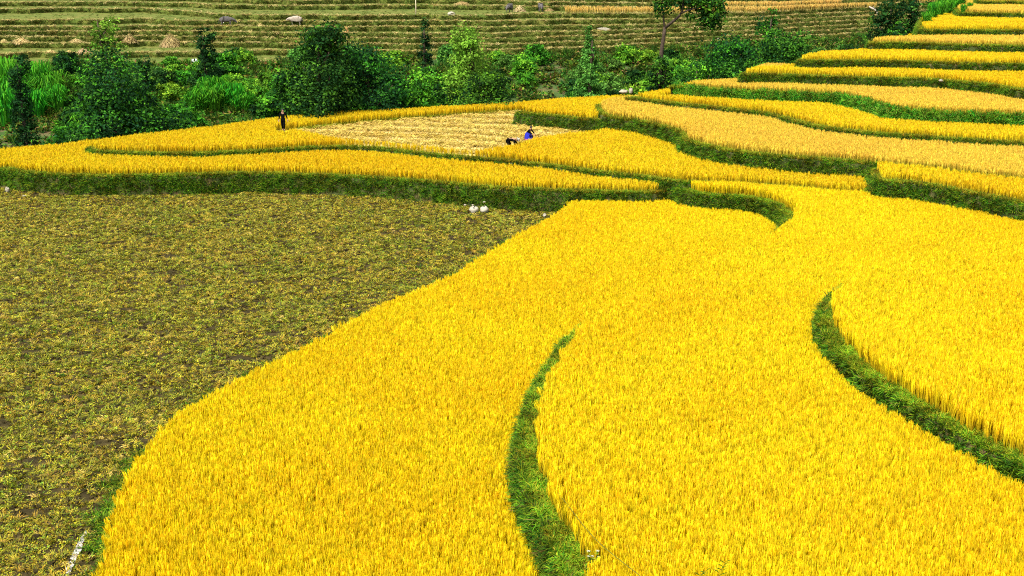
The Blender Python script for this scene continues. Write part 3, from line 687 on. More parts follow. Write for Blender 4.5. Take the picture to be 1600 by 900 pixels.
GREY = [(.07, .19, .025), (.1, .25, .035), (.13, .29, .04), (.05, .15, .02)]
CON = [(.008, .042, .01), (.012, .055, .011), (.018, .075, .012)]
YEL = [(.13, .32, .016), (.22, .42, .025), (.09, .25, .015), (.05, .18, .012)]
def lobes_for(shape, H, W, rg):
    if shape == 'cone':
        out = []
        for i in range(7):
            t = i / 6; r = W * .5 * (1 - t ** 1.5) + .22; out.append((rg.uniform(-.07, .07) * W, rg.uniform(-.07, .07) * W, H * (.14 + .78 * t), r, r, H * .12))
        return out
    if shape == 'column':
        return [(rg.uniform(-.18, .18) * W, rg.uniform(-.1, .1) * W, H * (.15 + .8 * i / 6), W * .5 * (.75 + .45 * rg.random()) * (1 - .45 * i / 6), W * .5 * (1 - .4 * i / 6), H * .11) for i in range(7)]
    if shape == 'feather':
        out = []
        for i in range(13):
            t = rg.random() ** .8; a = rg.uniform(0, 6.28); r = W * .42 * (1 - .62 * t) * rg.random() ** .5
            out.append((math.cos(a) * r, math.sin(a) * r, H * (.28 + .66 * t), W * .19, W * .19, H * .1))
        return out
    out = []                                       # broad, uneven
    for i in range(20):
        t = rg.random(); a = rg.uniform(0, 6.28); r = W * .42 * rg.random() ** .4 * (1 - .55 * t ** 2)
        out.append((math.cos(a) * r, math.sin(a) * r, H * (.14 + .72 * t), W * rg.uniform(.13, .22), W * rg.uniform(.13, .22), H * rg.uniform(.07, .14)))
    out.append((0, 0, H * .42, W * .38, W * .38, H * .3))
    return out
def make_tree(name, H, W, shape, cols, label, cat, group=None, seed=0, leaves=4200, size=.24, loc=(0, 0, 0), lobes=None, trunk_r=None, mat='bark', tip=None):
    rg = np.random.default_rng(seed + 100); root = empty(name, loc)
    tag(root, label, cat, group)
    lb = lobes or lobes_for(shape, H, W, rg)
    b = MB(); tr = trunk_r or max(.05, H * .022)
    top = max(l[2] for l in lb); bend = rg.normal(0, .03 * H, 2)
    tp = [(bend[0] * t * t, bend[1] * t * t, -.4 + (top + .4) * t) for t in np.linspace(0, 1, 7)]
    b.tube(tp, [tr * (1.25 if i == 0 else 1 - .13 * i) for i in range(7)], 7)
    for l in lb:                                   # a limb into each clump
        t = max(.12, min(.8, l[2] / max(top, .1) - .22)); s = np.array([bend[0] * t * t, bend[1] * t * t, -.4 + (top + .4) * t]); e = np.array(l[:3])
        mid = (s + e) / 2 + rg.normal(0, .06 * W, 3) * .6
        b.tube([s, mid, e], [tr * .45, tr * .3, tr * .1], 5)
    b.build('trunk', M[mat], root, True)
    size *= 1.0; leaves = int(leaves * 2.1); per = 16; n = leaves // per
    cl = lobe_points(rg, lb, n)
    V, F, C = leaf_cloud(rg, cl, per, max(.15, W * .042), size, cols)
    mesh_obj('crown', V, F, M['tree'], root, False, C)
    return root
def at_px(px, py_base, y):
    """ground point on the ravine slope at this column and depth"""
    x = (px - 800) / FPX * (y * CP + (CZ + 1) * SP); return (x, y, float(terrain(np.array(x), np.array(y))))
def top_z(py, y):
    b = (450 - py) / FPX; return CZ + y * (-SP + b * CP) / (CP + b * SP)
def px_tree(name, px, pytop, wpx, y, shape, cols, label, seed, leaves=4200, size=.24, group=None, cat='tree', base=None, **kw):
    p = at_px(px, 0, y) if base is None else base
    if shape == 'broad': wpx *= 1.12
    H = top_z(pytop, p[1]) - p[2]; W = wpx / FPX * math.hypot(p[1], CZ)
    return make_tree(name, H, W, shape, cols, label, cat, group, seed, leaves, size, p, **kw)
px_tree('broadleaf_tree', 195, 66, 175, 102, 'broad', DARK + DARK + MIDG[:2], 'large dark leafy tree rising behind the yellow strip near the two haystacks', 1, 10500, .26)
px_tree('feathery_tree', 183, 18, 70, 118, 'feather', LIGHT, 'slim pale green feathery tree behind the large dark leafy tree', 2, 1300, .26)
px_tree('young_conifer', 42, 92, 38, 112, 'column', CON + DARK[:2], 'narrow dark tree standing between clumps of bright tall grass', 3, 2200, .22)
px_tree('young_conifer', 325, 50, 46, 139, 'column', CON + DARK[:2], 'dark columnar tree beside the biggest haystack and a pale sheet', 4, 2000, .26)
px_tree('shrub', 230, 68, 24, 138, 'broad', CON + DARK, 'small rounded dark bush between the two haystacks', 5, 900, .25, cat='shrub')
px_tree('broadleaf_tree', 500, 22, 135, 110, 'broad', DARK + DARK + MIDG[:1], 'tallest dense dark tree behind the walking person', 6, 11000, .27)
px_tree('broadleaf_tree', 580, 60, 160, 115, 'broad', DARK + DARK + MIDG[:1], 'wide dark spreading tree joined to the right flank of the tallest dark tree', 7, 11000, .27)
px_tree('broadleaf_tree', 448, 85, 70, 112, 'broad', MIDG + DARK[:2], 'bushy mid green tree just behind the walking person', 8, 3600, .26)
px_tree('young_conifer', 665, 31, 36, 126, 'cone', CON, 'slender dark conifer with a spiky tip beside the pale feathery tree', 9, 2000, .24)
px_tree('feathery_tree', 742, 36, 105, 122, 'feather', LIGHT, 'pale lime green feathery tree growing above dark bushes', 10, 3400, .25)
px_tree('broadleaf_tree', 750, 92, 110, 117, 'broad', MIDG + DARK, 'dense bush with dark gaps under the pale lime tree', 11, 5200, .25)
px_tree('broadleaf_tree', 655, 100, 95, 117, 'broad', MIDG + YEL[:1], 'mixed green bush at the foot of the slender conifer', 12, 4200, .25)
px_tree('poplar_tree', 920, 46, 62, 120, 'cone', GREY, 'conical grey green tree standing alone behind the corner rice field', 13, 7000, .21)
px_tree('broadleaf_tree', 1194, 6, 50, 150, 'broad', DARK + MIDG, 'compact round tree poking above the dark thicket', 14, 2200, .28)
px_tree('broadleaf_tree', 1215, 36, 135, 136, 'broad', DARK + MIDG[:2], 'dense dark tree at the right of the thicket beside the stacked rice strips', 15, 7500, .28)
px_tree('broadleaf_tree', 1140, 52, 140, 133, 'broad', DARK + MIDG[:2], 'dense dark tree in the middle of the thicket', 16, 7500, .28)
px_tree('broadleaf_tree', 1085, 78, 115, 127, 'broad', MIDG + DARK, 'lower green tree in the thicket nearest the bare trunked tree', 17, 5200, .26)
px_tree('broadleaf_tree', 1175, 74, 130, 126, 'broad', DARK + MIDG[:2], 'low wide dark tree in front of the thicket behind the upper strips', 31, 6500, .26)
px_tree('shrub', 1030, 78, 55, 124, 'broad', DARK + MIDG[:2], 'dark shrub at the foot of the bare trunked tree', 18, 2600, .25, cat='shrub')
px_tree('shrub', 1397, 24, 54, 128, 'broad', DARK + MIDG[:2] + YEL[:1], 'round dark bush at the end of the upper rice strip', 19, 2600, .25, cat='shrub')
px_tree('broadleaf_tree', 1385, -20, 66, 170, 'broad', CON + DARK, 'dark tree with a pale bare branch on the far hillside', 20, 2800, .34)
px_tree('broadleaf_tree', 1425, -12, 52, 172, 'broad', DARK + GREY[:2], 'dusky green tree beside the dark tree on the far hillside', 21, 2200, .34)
# tree with the bare forked trunk
p = at_px(1034, 0, 142); root = empty('forked_tree', p); tag(root, 'tall bare trunked tree forking into a leaning branch with leafy tips', 'tree')
s = math.hypot(p[1], CZ) / FPX
def tp(px, py, dy=0.): return ((px - 1034) * s, dy, top_z(py, p[1] + dy) - p[2])
b = MB()
b.tube([(-.1, 0, -.4), tp(1031, 80), tp(1034, 55), tp(1035, 42)], [.3, .22, .19, .17], 8)
b.tube([tp(1035, 44), tp(1046, 34, -.3), tp(1055, 26, -.4), tp(1060, 18, -.3), tp(1062, 0, 0), tp(1064, -22, .3)], [.17, .16, .14, .12, .09, .04], 7)
b.tube([tp(1058, 21, -.4), tp(1068, 16, -.6), tp(1080, 13, -.3), tp(1098, 10, .2), tp(1112, 14, .4)], [.11, .1, .08, .05, .03], 6)
b.tube([tp(1035, 43), tp(1033, 30, .3), tp(1032, 14, .5), tp(1031, -8, .5)], [.13, .1, .07, .04], 6)
b.tube([tp(1082, 13, -.3), tp(1090, 2, .6), tp(1092, -12, .9)], [.08, .06, .03], 5)
b.build('trunk', M['bark'], root, True)
lob = []
for px, py, dy, r in [(1030, 14, .5, 1.0), (1029, 2, .5, .9), (1035, -12, .4, 1.2), (1062, -8, .2, 1.4), (1048, 4, -.3, .7), (1075, 2, .2, 1.3), (1092, 4, .6, 1.5), (1105, 12, .4, 1.4), (1112, 26, .5, 1.2), (1100, 32, .3, 1.1), (1110, 40, .3, .7), (1085, -10, .9, 1.6), (1120, 6, .4, .8), (1074, 24, -.3, .5)]:
    q = tp(px, py, dy); lob.append((*q, r, r, r * .8))
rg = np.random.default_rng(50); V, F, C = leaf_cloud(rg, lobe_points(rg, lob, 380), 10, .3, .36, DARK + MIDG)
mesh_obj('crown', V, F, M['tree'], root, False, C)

# thicket shrubs: four kinds, copied; only their place in the ravine tells them apart
def copy_tree(o):
    c = o.copy(); COL.objects.link(c)
    for ch in o.children:
        k = ch.copy(); COL.objects.link(k); k.parent = c
    return c
KINDS = [('broad', DARK, 'dark green rounded shrub in the ravine thicket', 1), ('broad', MIDG, 'mid green leafy shrub in the ravine thicket', 2), ('broad', YEL, 'yellow green leafy shrub in the ravine thicket', 3), ('broad', GREY, 'dull grey green shrub in the ravine thicket', 4)]
SHORT = [('two haystacks', 'large dark tree'), ('slim pale', 'slim feathery tree'), ('between clumps', 'narrow dark tree by tall grass'), ('dark columnar', 'dark columnar tree'), ('tallest dense', 'tallest dark tree'), ('wide dark', 'wide dark spreading tree'), ('bushy mid', 'bushy tree behind the walker'),
         ('slender dark', 'slender dark conifer'), ('pale lime', 'pale lime feathery tree'), ('conical grey', 'conical grey green tree'), ('compact round', 'compact round tree'), ('right of the thicket', 'dark tree beside the stacked strips'), ('middle of the thicket', 'dark tree amid the thicket'), ('nearest the bare', 'low tree beside the bare trunk'), ('forking', 'bare trunked forked tree'), ('round dark bush', 'round dark bush'), ('pale bare branch', 'dark tree with a bare branch')]
LAND = []
for ob in list(COL.objects):
    if ob.type == 'EMPTY' and ob.get('category') in ('tree', 'shrub'):
        for key, sh in SHORT:
            if key in ob['label']: LAND.append((ob.location.x, ob.location.y, sh)); break
protos = []
for sh, cols, lab, sd_ in KINDS:
    for v in range(2):
        protos.append(make_tree('shrub', 2.6, 3.4, sh, cols, lab, 'shrub', lab.replace(' in the', 's of the').replace('shrubs', 'shrubs'), 60 + sd_ * 2 + v, 1900, .24))
used = set()
rs = random.Random(12)
spots = []
for i in range(1800):
    px = rs.uniform(-150, 1450); t = rs.random() ** 1.25
    x0 = (px - 800) / FPX * 120; ne = float(near_edge(np.array(x0))); fe = float(far_edge(np.array(x0)))
    y = ne + 2.6 + (fe - ne - 4.3) * t
    x = (px - 800) / FPX * (y * CP + (CZ + 1) * SP)
    if any((x - a) ** 2 + (y - b_) ** 2 < 2.2 ** 2 for a, b_, _ in spots): continue
    if 770 < px < 895 and t < .65: continue          # bare earth shows here
    if px < 108 and t < .7 or 292 < px < 402 and t < .55: continue
    spots.append((x, y, t))
    if len(spots) > 265: break
for x, y, t in spots:
    kd = rs.choice([0, 0, 1, 1, 1, 2, 3] if t < .6 else [0, 1, 2, 2, 3, 3]); pi = kd * 2 + rs.randrange(2)
    o = protos[pi] if pi not in used else copy_tree(protos[pi]); used.add(pi)
    sc_ = rs.uniform(.85, 1.65) * (1.0 if t < .6 else .78)
    nb = min(LAND, key=lambda l: (l[0] - x) ** 2 + (l[1] - y) ** 2); dn = math.hypot(nb[0] - x, nb[1] - y); kn = KINDS[kd][2].replace(' in the ravine thicket', '')
    lab = kn + (' close to the ' if dn < 4.5 else ' a few steps from the ') + nb[2] if dn < 8.5 else kn + (' close behind the ' if t < .3 else ' midway up the ravine behind the ' if t < .62 else ' below the far terraces, beyond the ') + ('yellow field where the person walks' if x < -13 else 'stubble field' if x < 2 else 'corner rice field' if x < 17 else 'upper stepped rice strips')
    tag(o, lab, 'shrub', lab.replace(' shrub ', ' shrubs ', 1))
    o.location = (x, y, float(terrain(np.array(x), np.array(y))) - .1); o.rotation_euler = (0, 0, rs.uniform(0, 6.28)); o.scale = (sc_, sc_, sc_ * rs.uniform(.8, 1.15))
for i, pr in enumerate(protos):
    if i not in used: bpy.data.objects.remove(pr)
print('shrubs', len(spots))

# clumps of tall bright grass
TG = [(.05, .3, .012), (.08, .38, .015), (.035, .22, .012), (.13, .42, .02), (.03, .17, .012)]
def tall_grass(seed, nb=260, H=2.6, W=1.6):
    rg = random.Random(seed); b = MB()
    for j in range(nb):
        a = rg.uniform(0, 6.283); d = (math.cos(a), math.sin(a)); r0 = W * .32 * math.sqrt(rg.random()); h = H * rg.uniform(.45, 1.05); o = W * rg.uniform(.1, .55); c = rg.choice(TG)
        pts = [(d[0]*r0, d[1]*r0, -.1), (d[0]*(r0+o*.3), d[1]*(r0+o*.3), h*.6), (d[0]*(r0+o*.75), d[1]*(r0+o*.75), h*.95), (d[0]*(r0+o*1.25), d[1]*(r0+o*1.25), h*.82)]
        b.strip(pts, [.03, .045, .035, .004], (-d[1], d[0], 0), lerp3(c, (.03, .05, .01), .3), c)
    return b
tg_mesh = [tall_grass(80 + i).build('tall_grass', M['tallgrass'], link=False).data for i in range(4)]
def place_grass(loc, s, label, group, i):
    o = bpy.data.objects.new('tall_grass', tg_mesh[i % 4]); COL.objects.link(o); o.location = loc; o.scale = (s, s, s * rs.uniform(.85, 1.15)); o.rotation_euler = (0, 0, rs.uniform(0, 6.28))
    return tag(o, label, 'grass clump', group)
def slope_px(px, py):
    for y in np.arange(88, 185, .25):
        b_ = (450 - py) / FPX; z = CZ + y * (-SP + b_ * CP) / (CP + b_ * SP); x = (px - 800) / FPX * (y / (CP + b_ * SP))
        if y > near_edge(np.array(x)) + 2 and z <= terrain(np.array(x), np.array(y)): break
    return (x, y, float(terrain(np.array(x), np.array(y))))
i = 0
for px, py, s_ in [(-60, 170, 1.7), (-30, 178, 1.7), (-5, 172, 1.8), (14, 160, 1.7), (22, 182, 1.7), (2, 148, 1.4), (-20, 150, 1.5), (28, 146, 1.3), (64, 158, 1.5), (76, 170, 1.6), (88, 152, 1.3), (68, 140, 1.2), (60, 184, 1.3), (92, 180, 1.1), (10, 196, 1.3)]:
    place_grass(slope_px(px, py), s_, 'tall bright green grass clump beside the narrow dark tree', 'tall grass beside the narrow dark tree', i); i += 1
for px, py, s_ in [(302, 180, 1.0), (318, 176, 1.3), (336, 178, 1.3), (352, 174, 1.3), (370, 178, 1.2), (386, 180, 1.0), (326, 168, 1.2), (344, 164, 1.2), (362, 168, 1.1)]:
    place_grass(slope_px(px, py), s_, 'bright green grass clump behind the yellow rice, near the walker', 'grass clumps near the walker', i); i += 1
for px, y, s_ in [(270, 112, 1.3), (285, 115, 1.3), (255, 118, 1.2), (130, 120, 1.2), (150, 124, 1.1)]:
    place_grass(at_px(px, 0, y), s_, 'tall green grass clump beside the large dark leafy tree', 'tall grass beside the large tree', i); i += 1
for px, py, z, s_ in [(1447, 42, 8.7, .6), (1456, 36, 8.7, .7), (1466, 32, 8.7, .75), (1478, 29, 8.7, .75), (1490, 26, 8.7, .75), (1472, 24, 8.7, .8), (1486, 20, 8.7, .9), (1500, 14, 9.5, .7), (1512, 6, 9.5, .75), (1498, 6, 9.5, .8), (1527, 2, 9.5, .7), (1540, 0, 10.2, .6), (1552, -1, 10.2, .6), (1505, 22, 9.5, .4), (1515, 18, 9.5, .35)]:
    place_grass(unproj(px, py, z), s_, 'bright green grass clump at the end of the highest rice strips', 'tall grass by the highest rice strips', i); i += 1

# ------------------------------------------------------------------ people
def skinned(name, joints, edges, mat, parent, root=0, sub=2):
    me = bpy.data.meshes.new(name); bm = bmesh.new(); lay = bm.verts.layers.skin.verify(); vs = []
    for i, (p, r) in enumerate(joints):
        v = bm.verts.new(p); v[lay].radius = (r, r) if not hasattr(r, '__len__') else r; v[lay].use_root = (i == root); vs.append(v)
    for a, b_ in edges: bm.edges.new((vs[a], vs[b_]))
    bm.to_mesh(me); bm.free(); me.materials.append(mat)
    o = bpy.data.objects.new(name, me); COL.objects.link(o); o.parent = parent
    o.modifiers.new('skin', 'SKIN').use_smooth_shade = True
    sb = o.modifiers.new('sub', 'SUBSURF'); sb.levels = sb.render_levels = sub
    return o
def person(name, loc, rz, pose, label, scale=1.0, hat=None, skirt=None):
    """pose: dict of joints (x,y,z); faces -y"""
    root = empty(name, loc, rz); root.scale = (scale,) * 3; tag(root, label, 'person')
    J = pose
    names = ['pelvis', 'waist', 'chest', 'neck', 'jaw', 'crown']; rad = dict(pelvis=.125, waist=.11, chest=.13, neck=.055, jaw=.075, crown=.08)
    jl = [(J[n], rad[n]) for n in names]; ed = [(i, i + 1) for i in range(5)]
    nose = Vector(J['jaw']).lerp(Vector(J['crown']), .35) + Vector(J.get('face', (0, -.1, 0))); jl.append((nose, .018)); ed.append((4, len(jl) - 1))
    for s in ('l', 'r'):
        i0 = len(jl)
        for n, r in (('sh', .055), ('el', .04), ('wr', .028), ('pa', .032)): jl.append((J[s + n], r))
        ed += [(2, i0), (i0, i0 + 1), (i0 + 1, i0 + 2), (i0 + 2, i0 + 3)]
        pa = Vector(J[s + 'pa']); d = (pa - Vector(J[s + 'wr'])).normalized(); sd2 = d.cross(Vector((0, 1, .3))).normalized()
        for f in range(5):                                             # four fingers and a thumb from the side of the palm
            off = (f - 1.5) * .02 if f < 4 else -.045; l = [.075, .085, .08, .06, .05][f]
            a = pa + sd2 * off + d * (.02 if f < 4 else -.02); b1 = a + d * l * .55 + sd2 * (-.02 if f == 4 else 0); c1 = b1 + d * l * .45 + Vector((0, -.012, -.01))
            i1 = len(jl); jl += [(b1, .009), (c1, .008)]; ed += [(i0 + 3, i1), (i1, i1 + 1)]
        i0 = len(jl)
        for n, r in (('hi', .085), ('kn', .055), ('an', .038), ('to', .035)): jl.append((J[s + n], r))
        ed += [(0, i0), (i0, i0 + 1), (i0 + 1, i0 + 2), (i0 + 2, i0 + 3)]
    skinned('body', jl, ed, M['skin'], root)
    # clothes: jacket with sleeves, trousers
    jk = [(J['pelvis'], .15), (J['waist'], .135), (J['chest'], .155), (Vector(J['chest']).lerp(Vector(J['neck']), .75), .075)]; e2 = [(0, 1), (1, 2), (2, 3)]
    for s in ('l', 'r'):
        i0 = len(jk); jk += [(J[s + 'sh'], .075), (J[s + 'el'], .06), (Vector(J[s + 'el']).lerp(Vector(J[s + 'wr']), .9), .05)]; e2 += [(2, i0), (i0, i0 + 1), (i0 + 1, i0 + 2)]
    skinned('jacket', jk, e2, M['blackcloth'], root, 1)
    tr = [(J['pelvis'], .145)]; e3 = []
    for s in ('l', 'r'):
        i0 = len(tr); tr += [(J[s + 'hi'], .11), (J[s + 'kn'], .085), (Vector(J[s + 'kn']).lerp(Vector(J[s + 'an']), .85), .07)]; e3 += [(0, i0), (i0, i0 + 1), (i0 + 1, i0 + 2)]
    skinned('trousers', tr, e3, M['blackcloth'], root)
    c = Vector(J['crown']); jw = Vector(J['jaw']); b = MB(); hd = jw.lerp(c, .72) - Vector(J.get('face', (0, -.1, 0))) * .22
    b.blob(hd, (.098, .1, .095), 3, .05, (1, 1, 1), 12, 8); b.build('hair', M['hair'], root, True)
    if hat:
        up_ = (c - jw).normalized(); b = MB(); q = up_.to_track_quat('Z', 'Y').to_matrix()
        V = []; F = []; prof = [(.0, .17), (.06, .14), (.09, .07), (.1, .05), (.2, .02)]
        for r, h in prof:
            for j in range(14): t = 2 * math.pi * j / 14; V.append(tuple(c - up_ * .04 + q @ Vector((math.cos(t) * r, math.sin(t) * r, h))))
        for r in range(4):
            for j in range(14): F.append((r*14+j, r*14+(j+1) % 14, (r+1)*14+(j+1) % 14, (r+1)*14+j))
        b.add(V, F); b.build('hat', M[hat], root, True)
    if skirt:
        axis = skirt; V = []; F = []; b = MB(); rings = axis
        for (p, r) in rings:
            for j in range(16): t = 2 * math.pi * j / 16; k = 1 + .06 * math.sin(5 * t); V.append((p[0] + math.cos(t) * r * k, p[1] + math.sin(t) * r * .85 * k, p[2]))
        for r in range(len(rings) - 1):
            for j in range(16): F.append((r*16+j, r*16+(j+1) % 16, (r+1)*16+(j+1) % 16, (r+1)*16+j))
        b.add(V, F); sk = b.build('skirt', M['bluecloth'], root, True)
        (p0, r0), (p1, r1) = rings[-1], rings[-1]; b = MB(); V = []; F = []
        for dz, dr in ((.05, .006), (-.035, .012)):
            for j in range(16): t = 2 * math.pi * j / 16; k = 1 + .06 * math.sin(5 * t); V.append((p0[0] + math.cos(t) * (r0 + dr) * k, p0[1] + math.sin(t) * (r0 + dr) * .85 * k, p0[2] + dz))
        F = [(j, (j+1) % 16, 16+(j+1) % 16, 16+j) for j in range(16)]
        b.add(V, F); b.build('hem', M['pinkcloth'], sk, True)
    return root
WALK = dict(pelvis=(0, 0, .86), waist=(0, 0, 1.0), chest=(0, .01, 1.2), neck=(0, .01, 1.37), jaw=(0, -.01, 1.45), crown=(0, 0, 1.57), face=(0, -.1, 0),
            lsh=(.17, .01, 1.31), lel=(.27, .04, 1.07), lwr=(.33, .0, .85), lpa=(.345, -.02, .78), rsh=(-.17, .01, 1.31), rel=(-.25, -.03, 1.07), rwr=(-.29, -.08, .85), rpa=(-.3, -.1, .78),
            lhi=(.085, 0, .82), lkn=(.08, -.1, .45), lan=(.06, -.02, .09), lto=(.07, -.15, .04), rhi=(-.085, 0, .82), rkn=(-.075, .02, .45), ran=(-.05, .14, .1), rto=(-.055, .02, .04))
person('person', tuple(walker + (0, 0, .12)), math.radians(12), WALK, 'person in black walking along the edge of the stubble field', 1.06)
b = MB(); b.blob((0, 0, 0), (.75, .55, .14), 5, .12, (1, 1, 1), 12, 6); o = b.build('earth_bund', M['bank'], None, True); o.location = tuple(walker + (0, 0, .02)); tag(o, 'low earth bund under the walking person', 'bund')
# harvester bending to the right (body along x), drawn facing -y then turned
BEND = dict(pelvis=(0, .12, .78), waist=(0, -.04, .86), chest=(0, -.27, .86), neck=(0, -.45, .83), jaw=(0, -.53, .8), crown=(0, -.63, .85), face=(0, -.06, -.08),
            lsh=(.16, -.36, .82), lel=(.19, -.44, .57), lwr=(.13, -.6, .42), lpa=(.12, -.65, .37), rsh=(-.16, -.36, .82), rel=(-.2, -.4, .56), rwr=(-.14, -.58, .4), rpa=(-.12, -.63, .35),
            lhi=(.09, .1, .74), lkn=(.11, -.06, .42), lan=(.11, .12, .08), lto=(.12, -.06, .035), rhi=(-.09, .1, .74), rkn=(-.11, .02, .4), ran=(-.11, .22, .08), rto=(-.12, .05, .035))
person('person', tuple(w1), math.radians(78), BEND, 'harvester in black with a pale hat bending over the rice', 1.05, hat='white')
SQ = dict(pelvis=(0, .15, .52), waist=(0, .05, .66), chest=(0, -.1, .84), neck=(0, -.17, 1.0), jaw=(0, -.22, 1.07), crown=(0, -.24, 1.19), face=(0, -.09, -.03),
          lsh=(.17, -.12, .94), lel=(.24, -.28, .74), lwr=(.16, -.46, .6), lpa=(.14, -.52, .57), rsh=(-.17, -.12, .94), rel=(-.24, -.28, .74), rwr=(-.16, -.46, .6), rpa=(-.14, -.52, .57),
          lhi=(.1, .12, .5), lkn=(.17, -.26, .44), lan=(.15, .02, .08), lto=(.16, -.15, .035), rhi=(-.1, .12, .5), rkn=(-.17, -.26, .44), ran=(-.15, .02, .08), rto=(-.16, -.15, .035))
person('person', tuple(w2), math.radians(60), SQ, 'harvester in a bright blue skirt and black jacket crouching on the stubble', .96, skirt=[((0, .08, .72), .17), ((0, .06, .58), .28), ((0, .02, .4), .36), ((0, .0, .2), .4)])

# ------------------------------------------------------------------ buffaloes
def buffalo(loc, rz, label, mats=('hide', 'hide'), s=1.0, graze=True):
    root = empty('buffalo', loc, rz); root.scale = (s,) * 3; tag(root, label, 'buffalo')
    hd = (-1.35, 0, .75) if graze else (-1.5, 0, 1.2)
    mz = (-1.6, 0, .5) if graze else (-1.8, 0, 1.05)
    jl = [((0, 0, 1.0), (.42, .46)), ((.55, 0, 1.03), (.4, .42)), ((.85, 0, .98), (.26, .28)), ((-.5, 0, 1.05), (.4, .44)), ((-.95, 0, 1.05), (.26, .27)), (hd, (.17, .18)), (mz, (.1, .1)),
          ((.7, .24, .75), .2), ((.62, .25, .55), .12), ((.78, .25, .3), .075), ((.74, .25, .06), .08), ((.7, -.24, .75), .2), ((.55, -.25, .55), .12), ((.68, -.25, .3), .075), ((.64, -.25, .06), .08),
          ((-.6, .24, .75), .17), ((-.6, .25, .42), .09), ((-.62, .25, .2), .07), ((-.6, .25, .06), .08), ((-.55, -.24, .75), .17), ((-.5, -.25, .42), .09), ((-.52, -.25, .2), .07), ((-.5, -.25, .06), .08),
          ((1.08, 0, .8), .05), ((1.12, 0, .4), .03)]
    ed = [(0, 1), (1, 2), (0, 3), (3, 4), (4, 5), (5, 6), (1, 7), (7, 8), (8, 9), (9, 10), (1, 11), (11, 12), (12, 13), (13, 14), (3, 15), (15, 16), (16, 17), (17, 18), (3, 19), (19, 20), (20, 21), (21, 22), (2, 23), (23, 24)]
    skinned('body', jl, ed, M[mats[0]], root)
    for sg in (-1, 1):
        b = MB(); h = Vector(hd); b.tube([h + Vector((.05, sg * .1, .12)), h + Vector((.1, sg * .35, .18)), h + Vector((.28, sg * .48, .26)), h + Vector((.48, sg * .4, .36))], [.06, .055, .04, .012], 7); b.build('horn', M['horn'], root, True)
        b = MB(); b.blob(h + Vector((.08, sg * .2, .02)), (.05, .12, .06), 2, .05, (1, 1, 1), 8, 5); b.build('ear', M[mats[0]], root, True)
    return root
def far_pt(px, py):
    """spot on the far hillside seen at this pixel"""
    best = None
    for k, Pk in enumerate(FAR):
        q = unproj(px, py, Pk[0, 2]); lo = np.interp(q[0], Pk[:, 0], Pk[:, 1]); hi = np.interp(q[0], FAR[k + 1][:, 0], FAR[k + 1][:, 1]) if k + 1 < len(FAR) else lo + 5
        e = 0 if lo <= q[1] <= hi else min(abs(q[1] - lo), abs(q[1] - hi))
        y = min(max(q[1], lo + .6), max(hi - .3, lo + .6))
        if best is None or e < best[0]: best = (e, (q[0], y, Pk[0, 2] - .04))
    return best[1]
buffalo(far_pt(352, 41), math.radians(188), 'grey brown buffalo grazing on the far terraces right of the haystacks', ('hide',), .95)
buffalo(far_pt(466, 38), math.radians(10), 'pale dusty buffalo half hidden by the tallest dark tree', ('palehide',), .95)
buffalo(far_pt(796, 19), math.radians(70), 'dark buffalo beside a straw heap on the upper far terraces', ('hide',), .9)
buffalo(far_pt(845, 18), math.radians(95), 'dark buffalo in front of a low straw row on the upper far terraces', ('hide',), .9)

# ------------------------------------------------------------------ straw heaps, stones, sacks, small things
def straw_heap(px, py, wpx, hpx, label, name='haystack', cat='haystack', seed=0, cols=TAN, dens=420, peak=1.0):
    p = far_pt(px, py); s = math.hypot(p[1], CZ) / FPX; W = .88 * wpx * s; H = .88 * hpx * s
    rg = random.Random(seed); root = empty(name, p, rg.uniform(0, .5)); tag(root, label, cat)
    V = []; F = []; nu = 18; nv = 7; b = MB()
    for i in range(nv + 1):
        t = i / nv; r = W * .5 * (1 - t ** (1.1 if peak >= 1 else 1.8)) ** .8; z = H * t
        for j in range(nu):
            a = 2 * math.pi * j / nu; k = 1 + .14 * math.sin(3 * a + seed + t * 3) + rg.uniform(-.08, .08); V.append((math.cos(a) * r * k, math.sin(a) * r * k * .8, z - .05 + rg.uniform(-.03, .03)))
    for i in range(nv):
        for j in range(nu): F.append((i*nu+j, i*nu+(j+1) % nu, (i+1)*nu+(j+1) % nu, (i+1)*nu+j))
    b.add(V, F, (.3, .2, .08)); b.build('mound', M['straw'], root)
    b = MB()
    for i in range(dens):
        t = rg.random() ** 1.2; a = rg.uniform(0, 6.283); r = W * .5 * (1 - t ** (1.1 if peak >= 1 else 1.8)) ** .8; c = rg.choice(cols)
        q = np.array([math.cos(a) * r, math.sin(a) * r * .8, H * t]); d = np.array([math.cos(a) * .7 + rg.gauss(0, .4), math.sin(a) * .7 + rg.gauss(0, .4), rg.uniform(-.9, .25)]); l = rg.uniform(.25, .6) * min(1, W / 2.2)
        b.strip([q - d * l * .4, q + d * l * .3 + (0, 0, .05), q + d * l * .7], [.03, .035, .01], (-math.sin(a), math.cos(a), 0), c, lerp3(c, (.7, .55, .3), .4))
    b.build('straw', M['straw'], root)
    return root
straw_heap(277, 70, 40, 22, 'big pointed haystack on the far terraces beside the dark columnar tree', seed=1, dens=900)
straw_heap(203, 66, 24, 15, 'smaller round haystack just left of the big pointed haystack', seed=2, dens=520)
straw_heap(28, 68, 27, 9, 'low brown straw heap at the left end of the far terraces', 'straw_heap', 'straw heap', 3, dens=380, peak=.5)
straw_heap(-3, 69, 14, 7, 'small straw heap beside the low brown heap', 'straw_heap', 'straw heap', 13, dens=200, peak=.5)
straw_heap(119, 66, 22, 6, 'flat pale straw heap on the lip left of the smaller haystack', 'straw_heap', 'straw heap', 4, dens=260, peak=.5)
straw_heap(72, 84, 18, 5, 'thin straw heap one step below the flat pale heap', 'straw_heap', 'straw heap', 5, dens=200, peak=.5)
